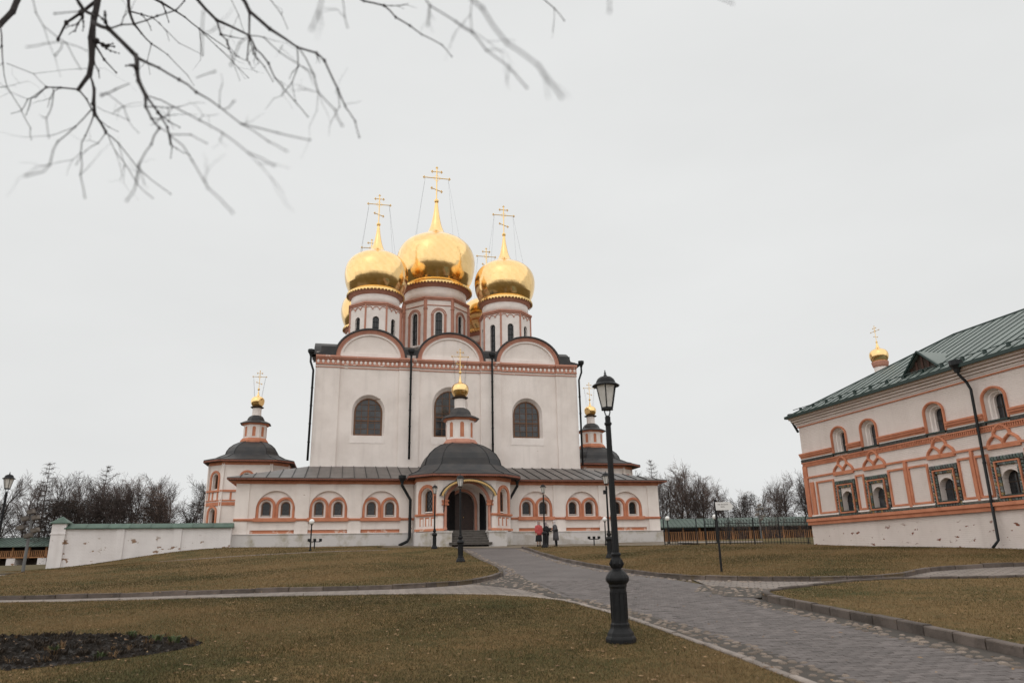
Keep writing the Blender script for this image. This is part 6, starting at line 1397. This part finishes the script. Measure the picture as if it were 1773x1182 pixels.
# ================================================================ the tree whose boughs hang into the top of the view
BRANCH=[
[(-2.249,3.3,4.643,0.0141),(-2.239,3.28,4.586,0.0134),(-2.227,3.26,4.45,0.0127),(-2.211,3.24,4.303,0.0121),(-2.171,3.22,4.138,0.0114),(-2.158,3.2,4.045,0.0107)],
[(-2.158,3.2,4.045,0.0096),(-2.167,3.15,3.918,0.007)],
[(-2.158,3.2,4.045,0.006),(-2.088,3.15,3.92,0.0064),(-2.031,3.1,3.734,0.0068)],
[(-2.167,3.15,3.918,0.0058),(-2.241,3.125,3.912,0.0052),(-2.296,3.1,3.898,0.0046),(-2.319,3.075,3.824,0.004),(-2.338,3.05,3.794,0.0034),(-2.338,3.025,3.712,0.0028),(-2.363,3,3.68,0.0022)],
[(-2.319,3,3.695,0.0033),(-2.108,2.8,3.466,0.0026),(-1.945,2.6,3.278,0.0019)],
[(-2.187,3,3.817,0.0033),(-1.96,2.7,3.511,0.003),(-1.754,2.4,3.241,0.0026),(-1.514,2.1,2.963,0.0023)],
[(-2.167,3.15,3.918,0.0058),(-2.1,3.125,3.842,0.0052),(-2.031,3.1,3.734,0.0045)],
[(-2.031,3.1,3.734,0.0057),(-1.851,2.925,3.517,0.0046),(-1.678,2.75,3.35,0.0037),(-1.48,2.575,3.127,0.0029),(-1.242,2.4,2.91,0.0021)],
[(-1.882,3,3.547,0.0033),(-1.675,2.733,3.3,0.0028),(-1.413,2.467,2.996,0.0023),(-1.197,2.2,2.787,0.0019)],
[(-2.035,3.1,3.73,0.0045),(-1.859,2.8,3.422,0.0039),(-1.666,2.5,3.15,0.0034),(-1.455,2.2,2.88,0.0028),(-1.232,1.9,2.631,0.0023)],
[(-2.051,3.1,3.764,0.0046),(-1.826,2.675,3.384,0.004),(-1.588,2.25,3.043,0.0035),(-1.299,1.825,2.696,0.0029),(-1.044,1.4,2.415,0.0022)],
[(-1.898,3,3.566,0.0033),(-1.712,2.667,3.299,0.0027),(-1.539,2.333,3.054,0.0022),(-1.341,2,2.8,0.0018)],
[(-2.933,3.6,4.931,0.014),(-2.901,3.533,4.745,0.0131),(-2.904,3.467,4.599,0.0124),(-2.88,3.4,4.503,0.0117)],
[(-2.848,3.4,4.541,0.0052),(-2.728,3.3,4.312,0.0045),(-2.62,3.2,4.122,0.0039),(-2.493,3.1,3.906,0.0033),(-2.32,3,3.701,0.0028)],
[(-2.599,3.2,4.121,0.003),(-2.373,3.1,3.978,0.0026),(-2.215,3,3.818,0.0022)],
[(-2.413,3,3.832,0.0033),(-2.473,3,3.827,0.0022)],
[(-2.191,3.2,4.372,0.0086),(-1.968,3,4.156,0.0086),(-1.691,2.8,3.834,0.0084)],
[(-1.691,2.8,3.834,0.0095),(-1.637,2.733,3.711,0.0085),(-1.582,2.667,3.6,0.0076),(-1.504,2.6,3.479,0.0067),(-1.459,2.533,3.377,0.0059),(-1.391,2.467,3.277,0.0051),(-1.318,2.4,3.189,0.0044)],
[(-1.318,2.4,3.189,0.0044),(-1.214,2.175,2.977,0.0038),(-1.118,1.95,2.766,0.0033),(-0.988,1.725,2.576,0.0028),(-0.875,1.5,2.405,0.0024)],
[(-1.318,2.4,3.189,0.0035),(-1.185,2.233,3.052,0.003),(-1.03,2.067,2.942,0.0025),(-0.896,1.9,2.803,0.0021)],
[(-1.219,2.3,3.09,0.0033),(-0.982,2,2.806,0.0029),(-0.785,1.7,2.544,0.0024),(-0.588,1.4,2.318,0.002)],
[(-1.685,2.8,3.824,0.0063),(-1.505,2.671,3.667,0.0056),(-1.343,2.543,3.509,0.005),(-1.202,2.414,3.354,0.0044),(-1.047,2.286,3.197,0.0038),(-0.907,2.157,3.038,0.0033),(-0.735,2.029,2.918,0.0028),(-0.589,1.9,2.807,0.0024)],
[(-0.967,2.3,3.133,0.0029),(-0.731,1.95,2.837,0.0025),(-0.552,1.6,2.586,0.002)],
[(-1.504,2.6,3.479,0.0038),(-1.265,2.38,3.267,0.0035),(-1.053,2.16,3.058,0.0032),(-0.871,1.94,2.864,0.0028),(-0.696,1.72,2.657,0.0025),(-0.544,1.5,2.487,0.0021)],
[(-2.277,3.6,4.907,0.0084),(-2.236,3.571,4.764,0.0074),(-2.179,3.543,4.647,0.0064),(-2.11,3.514,4.557,0.0055),(-2.027,3.486,4.461,0.0046),(-1.91,3.457,4.362,0.0037),(-1.766,3.429,4.2,0.0028),(-1.71,3.4,4.114,0.002)],
[(-1.902,2.9,4.07,0.0055),(-1.895,2.98,4.161,0.0052),(-1.882,3.06,4.232,0.0049),(-1.817,3.14,4.349,0.0046),(-1.766,3.22,4.454,0.0042),(-1.769,3.3,4.586,0.0038)],
[(-2.402,4,5.272,0.0077),(-2.274,3.96,5.172,0.0067),(-2.087,3.92,5.019,0.0057),(-1.963,3.88,4.892,0.0047),(-1.82,3.84,4.725,0.0038),(-1.583,3.8,4.457,0.0028)],
[(-1.973,3.9,4.909,0.0045),(-1.666,3.667,4.562,0.0037),(-1.507,3.433,4.322,0.003),(-1.335,3.2,4.1,0.0024)],
[(-1.673,3.2,4.532,0.0074),(-1.492,3.114,4.294,0.0066),(-1.277,3.029,4.123,0.0059),(-1.207,2.943,3.978,0.0052),(-1.103,2.857,3.824,0.0046),(-1.036,2.771,3.681,0.004),(-0.911,2.686,3.499,0.0034),(-0.822,2.6,3.362,0.0028)],
[(-2.118,3.6,4.752,0.0035),(-1.877,3.5,4.473,0.0027),(-1.679,3.4,4.308,0.002)],
[(-1.292,2.9,4.259,0.0079),(-1.207,2.833,4.097,0.0072),(-1.078,2.767,3.94,0.0066),(-0.922,2.7,3.783,0.0059),(-0.815,2.633,3.698,0.0054),(-0.759,2.567,3.607,0.0049),(-0.678,2.5,3.417,0.0043),(-0.627,2.433,3.29,0.0038),(-0.57,2.367,3.18,0.0034),(-0.536,2.3,3.069,0.0029)],
[(-0.882,2.6,3.699,0.0039),(-0.741,2.375,3.398,0.0035),(-0.65,2.15,3.153,0.0032),(-0.527,1.925,2.927,0.0028),(-0.443,1.7,2.722,0.0025)],
[(-1.265,3,4.099,0.004),(-1.124,2.825,3.942,0.0036),(-0.983,2.65,3.721,0.0032),(-0.815,2.475,3.505,0.0029),(-0.712,2.3,3.331,0.0026)],
[(-1.199,3,4.34,0.0035),(-1.08,2.9,4.135,0.0028),(-1.008,2.8,3.967,0.0021)],
[(-1.388,3,4.344,0.0029),(-1.331,3,4.224,0.0024),(-1.296,3,4.123,0.0018)],
[(-0.829,3,4.374,0.0058),(-0.696,2.943,4.242,0.0053),(-0.584,2.886,4.162,0.0049),(-0.516,2.829,4.044,0.0045),(-0.439,2.771,3.946,0.0041),(-0.377,2.714,3.85,0.0037),(-0.28,2.657,3.747,0.0033),(-0.232,2.6,3.641,0.0029)],
[(-0.275,2,3.419,0.0039),(-0.241,1.917,3.298,0.0036),(-0.151,1.833,3.163,0.0034),(-0.097,1.75,3.053,0.0032),(-0.055,1.667,2.927,0.0029),(0.004,1.583,2.81,0.0027),(0.047,1.5,2.685,0.0025)],
[(-0.08,1.15,2.65,0.0036),(-0.043,1.112,2.577,0.0032),(0.001,1.075,2.47,0.0028),(0.053,1.038,2.394,0.0025),(0.086,1,2.305,0.0022)],
[(-0.105,1.9,3.325,0.0022),(-0.108,1.85,3.204,0.0021),(-0.1,1.8,3.095,0.002)],
[(0.148,2.8,4.135,0.0043),(0.218,2.7,3.964,0.0036),(0.25,2.6,3.813,0.003)],
[(0.206,1.2,2.689,0.0023),(0.189,1.1,2.554,0.0021)],
[(0.438,1.3,2.769,0.0025),(0.452,1.2,2.655,0.0018)],
[(-0.335,1.1,2.608,0.0026),(-0.326,1.05,2.523,0.0024),(-0.32,1,2.444,0.0023)],
[(-0.602,2.2,3.603,0.0026),(-0.56,2.1,3.419,0.0024),(-0.522,2,3.291,0.0023)],
[(-0.229,1.8,3.195,0.0021),(-0.206,1.6,2.953,0.0024)],
[(-1.749,2.2,3.629,0.003),(-1.752,2.24,3.587,0.0028),(-1.744,2.28,3.561,0.0027),(-1.711,2.32,3.541,0.0026),(-1.702,2.36,3.547,0.0024),(-1.656,2.4,3.458,0.0022)],
[(-1.258,1.6,2.91,0.0021),(-1.417,1.867,3.139,0.0022),(-1.539,2.133,3.36,0.0023),(-1.646,2.4,3.543,0.0023)],
[(-1.602,2.2,3.415,0.0025),(-1.398,1.9,3.123,0.0029)],
[(-1.876,2.6,3.988,0.007),(-2.038,2.9,4.181,0.0073),(-2.199,3.2,4.42,0.0074)],
[(-1.826,2.6,3.908,0.004),(-1.5,2,3.368,0.0031)],
[(-1.336,2.2,3.239,0.0025),(-1.257,2,3.069,0.0033),(-1.168,1.8,2.904,0.004)],
[(-1.546,2.4,3.351,0.0022),(-1.403,2.3,3.215,0.0023),(-1.319,2.2,3.091,0.0024)],
[(-1.895,2.9,3.639,0.0021),(-1.713,2.733,3.485,0.002),(-1.541,2.567,3.339,0.0019),(-1.394,2.4,3.17,0.0017)],
[(-0.844,2,3.271,0.0027),(-0.764,1.75,3.033,0.0028),(-0.67,1.5,2.766,0.0028)],
[(-1.151,2.3,3.333,0.0026),(-0.802,1.7,2.9,0.0025)],
[(-0.996,2.2,3.126,0.0024),(-0.741,1.7,2.805,0.0025)],
[(-0.744,1.5,2.795,0.0023),(-0.75,1.5,2.856,0.0023),(-0.754,1.5,2.924,0.0023)]]
OT = thing('overhanging_tree', 'bare budding tree whose dark twigs hang into the top left of the view', 'tree', (-5.2,.2,g(-5.2,.2)))
off = Vector(OT.location); rng = random.Random(9)
trunk = [(-5.2,.2,-.2,.2),(-5.1,.4,2.0,.16),(-4.95,.7,4.2,.12),(-4.7,1.2,5.6,.09)]
bough = [(-4.7,1.2,5.6,.085),(-3.9,2.2,5.75,.06),(-2.9,3.1,5.6,.045),(-1.8,3.5,5.5,.035),(-.6,3.3,5.1,.025),(.5,2.6,4.4,.018),(1.2,1.8,3.55,.012)]
bough2 = [(-2.9,3.1,5.6,.03),(-1.9,2.6,4.9,.022),(-.9,2.0,4.0,.016),(.0,1.4,3.25,.012),(.35,1.15,2.95,.01)]
def limb(nm, pl_, n=7):
    b = B(); b.tube([Vector(q_[:3])-off for q_ in pl_],[q_[3] for q_ in pl_],n); return ob(nm, b, M_branch, OT, smooth=True)
limb('trunk',trunk,12); limb('bough',bough,8); limb('bough',bough2,8)
def near(pt):
    best = None
    for pl_ in (bough,bough2):
        for a_,c_ in zip(pl_[:-1],pl_[1:]):
            for t in (0,.25,.5,.75,1):
                q_ = Vector(a_[:3]).lerp(Vector(c_[:3]),t); d_ = (q_-pt).length+max(0,.35-(q_.z-pt.z))*4
                if best is None or d_ < best[0]: best = (d_,q_)
    return best[1]
def shoot(root, p_, d_, L_, r_, lvl):
    """forking side shoot with swollen nodes"""
    fine, rad, q_ = [p_-off], [r_], p_; kids = []
    n_ = rng.choice((2,3,3))
    for i in range(n_):
        d_ = (d_+Vector((rng.gauss(0,.2),rng.gauss(0,.2),rng.gauss(-.05,.18)))).normalized(); q_ = q_+d_*L_/n_
        fine.append(q_-off); rad.append(r_*(1-.5*(i+1)/n_))
        if lvl < 1 and rng.random() < .7: kids.append((q_.copy(),d_.copy(),rad[-1]))
    b = B(); b.tube(fine,rad,5)
    for f_,r2 in zip(fine[1:],rad[1:]): b.ball(f_,r2*1.9,6,4,1.3)
    tw_ = ob('shoot', b, M_branch, root, smooth=True)
    for kp,kd_,kr in kids:
        t_ = kd_.orthogonal().normalized(); t_.rotate(Matrix.Rotation(rng.uniform(0,6.28),3,kd_)); shoot(root,kp,(kd_+t_*rng.uniform(.5,1)).normalized(),L_*rng.uniform(.4,.75),kr*.8,lvl+1)
for br in BRANCH:
    b = B(); pts = [Vector(q_[:3]) for q_ in br]; rad = [q_[3]*(1.25 if q_[3] > .006 else .8 if q_[3] > .004 else .62) for q_ in br]
    fine, fr2 = [], []
    for i in range(len(pts)-1):                      # slightly kinked between nodes
        fine += [pts[i], pts[i].lerp(pts[i+1],.5)+Vector((rng.gauss(0,1),rng.gauss(0,.5),rng.gauss(0,1)))*.004*(pts[i+1]-pts[i]).length*8*.3]; fr2 += [rad[i],(rad[i]+rad[i+1])/2*.95]
    fine.append(pts[-1]); fr2.append(rad[-1])
    d0 = (Vector(br[0][:3])-Vector(EYE)); top = d0.z/math.hypot(d0.x,d0.y) > .795 and d0.normalized().dot(fw) < .0
    v_ = d0.dot(CU)/d0.dot(fw)
    if v_ > .468:                                      # starts above the frame: join it to a bough
        h_ = near(pts[0]); fine.insert(0,pts[0].lerp(h_,.5)+Vector((0,0,.08))); fine.insert(0,h_); fr2.insert(0,fr2[0]*1.15); fr2.insert(0,fr2[0]*1.2)
    b.tube([q_-off for q_ in fine],fr2,6); tw = ob('twig', b, M_branch, OT, smooth=True)
    for p_,r_ in zip(pts[1:],rad[1:]):
        bb = B(); bb.ball(p_-off,r_*(1.12 if r_ > .007 else 1.4 if r_ > .004 else 1.8),7,5,1.25); ob('bud', bb, M_branch, tw, smooth=True)
    for p_,pn_,r_ in zip(pts[1:-1],pts[:-2],rad[1:-1]):
        if rng.random() < .5:
            d_ = (p_-pn_).normalized(); t_ = d_.orthogonal().normalized(); t_.rotate(Matrix.Rotation(rng.uniform(0,6.28),3,d_)); dist = (p_-Vector(EYE)).length
            shoot(tw, p_, (d_+t_*rng.uniform(.5,1.1)).normalized(), dist*rng.uniform(.02,.075), max(r_*.6,.0011), 0)
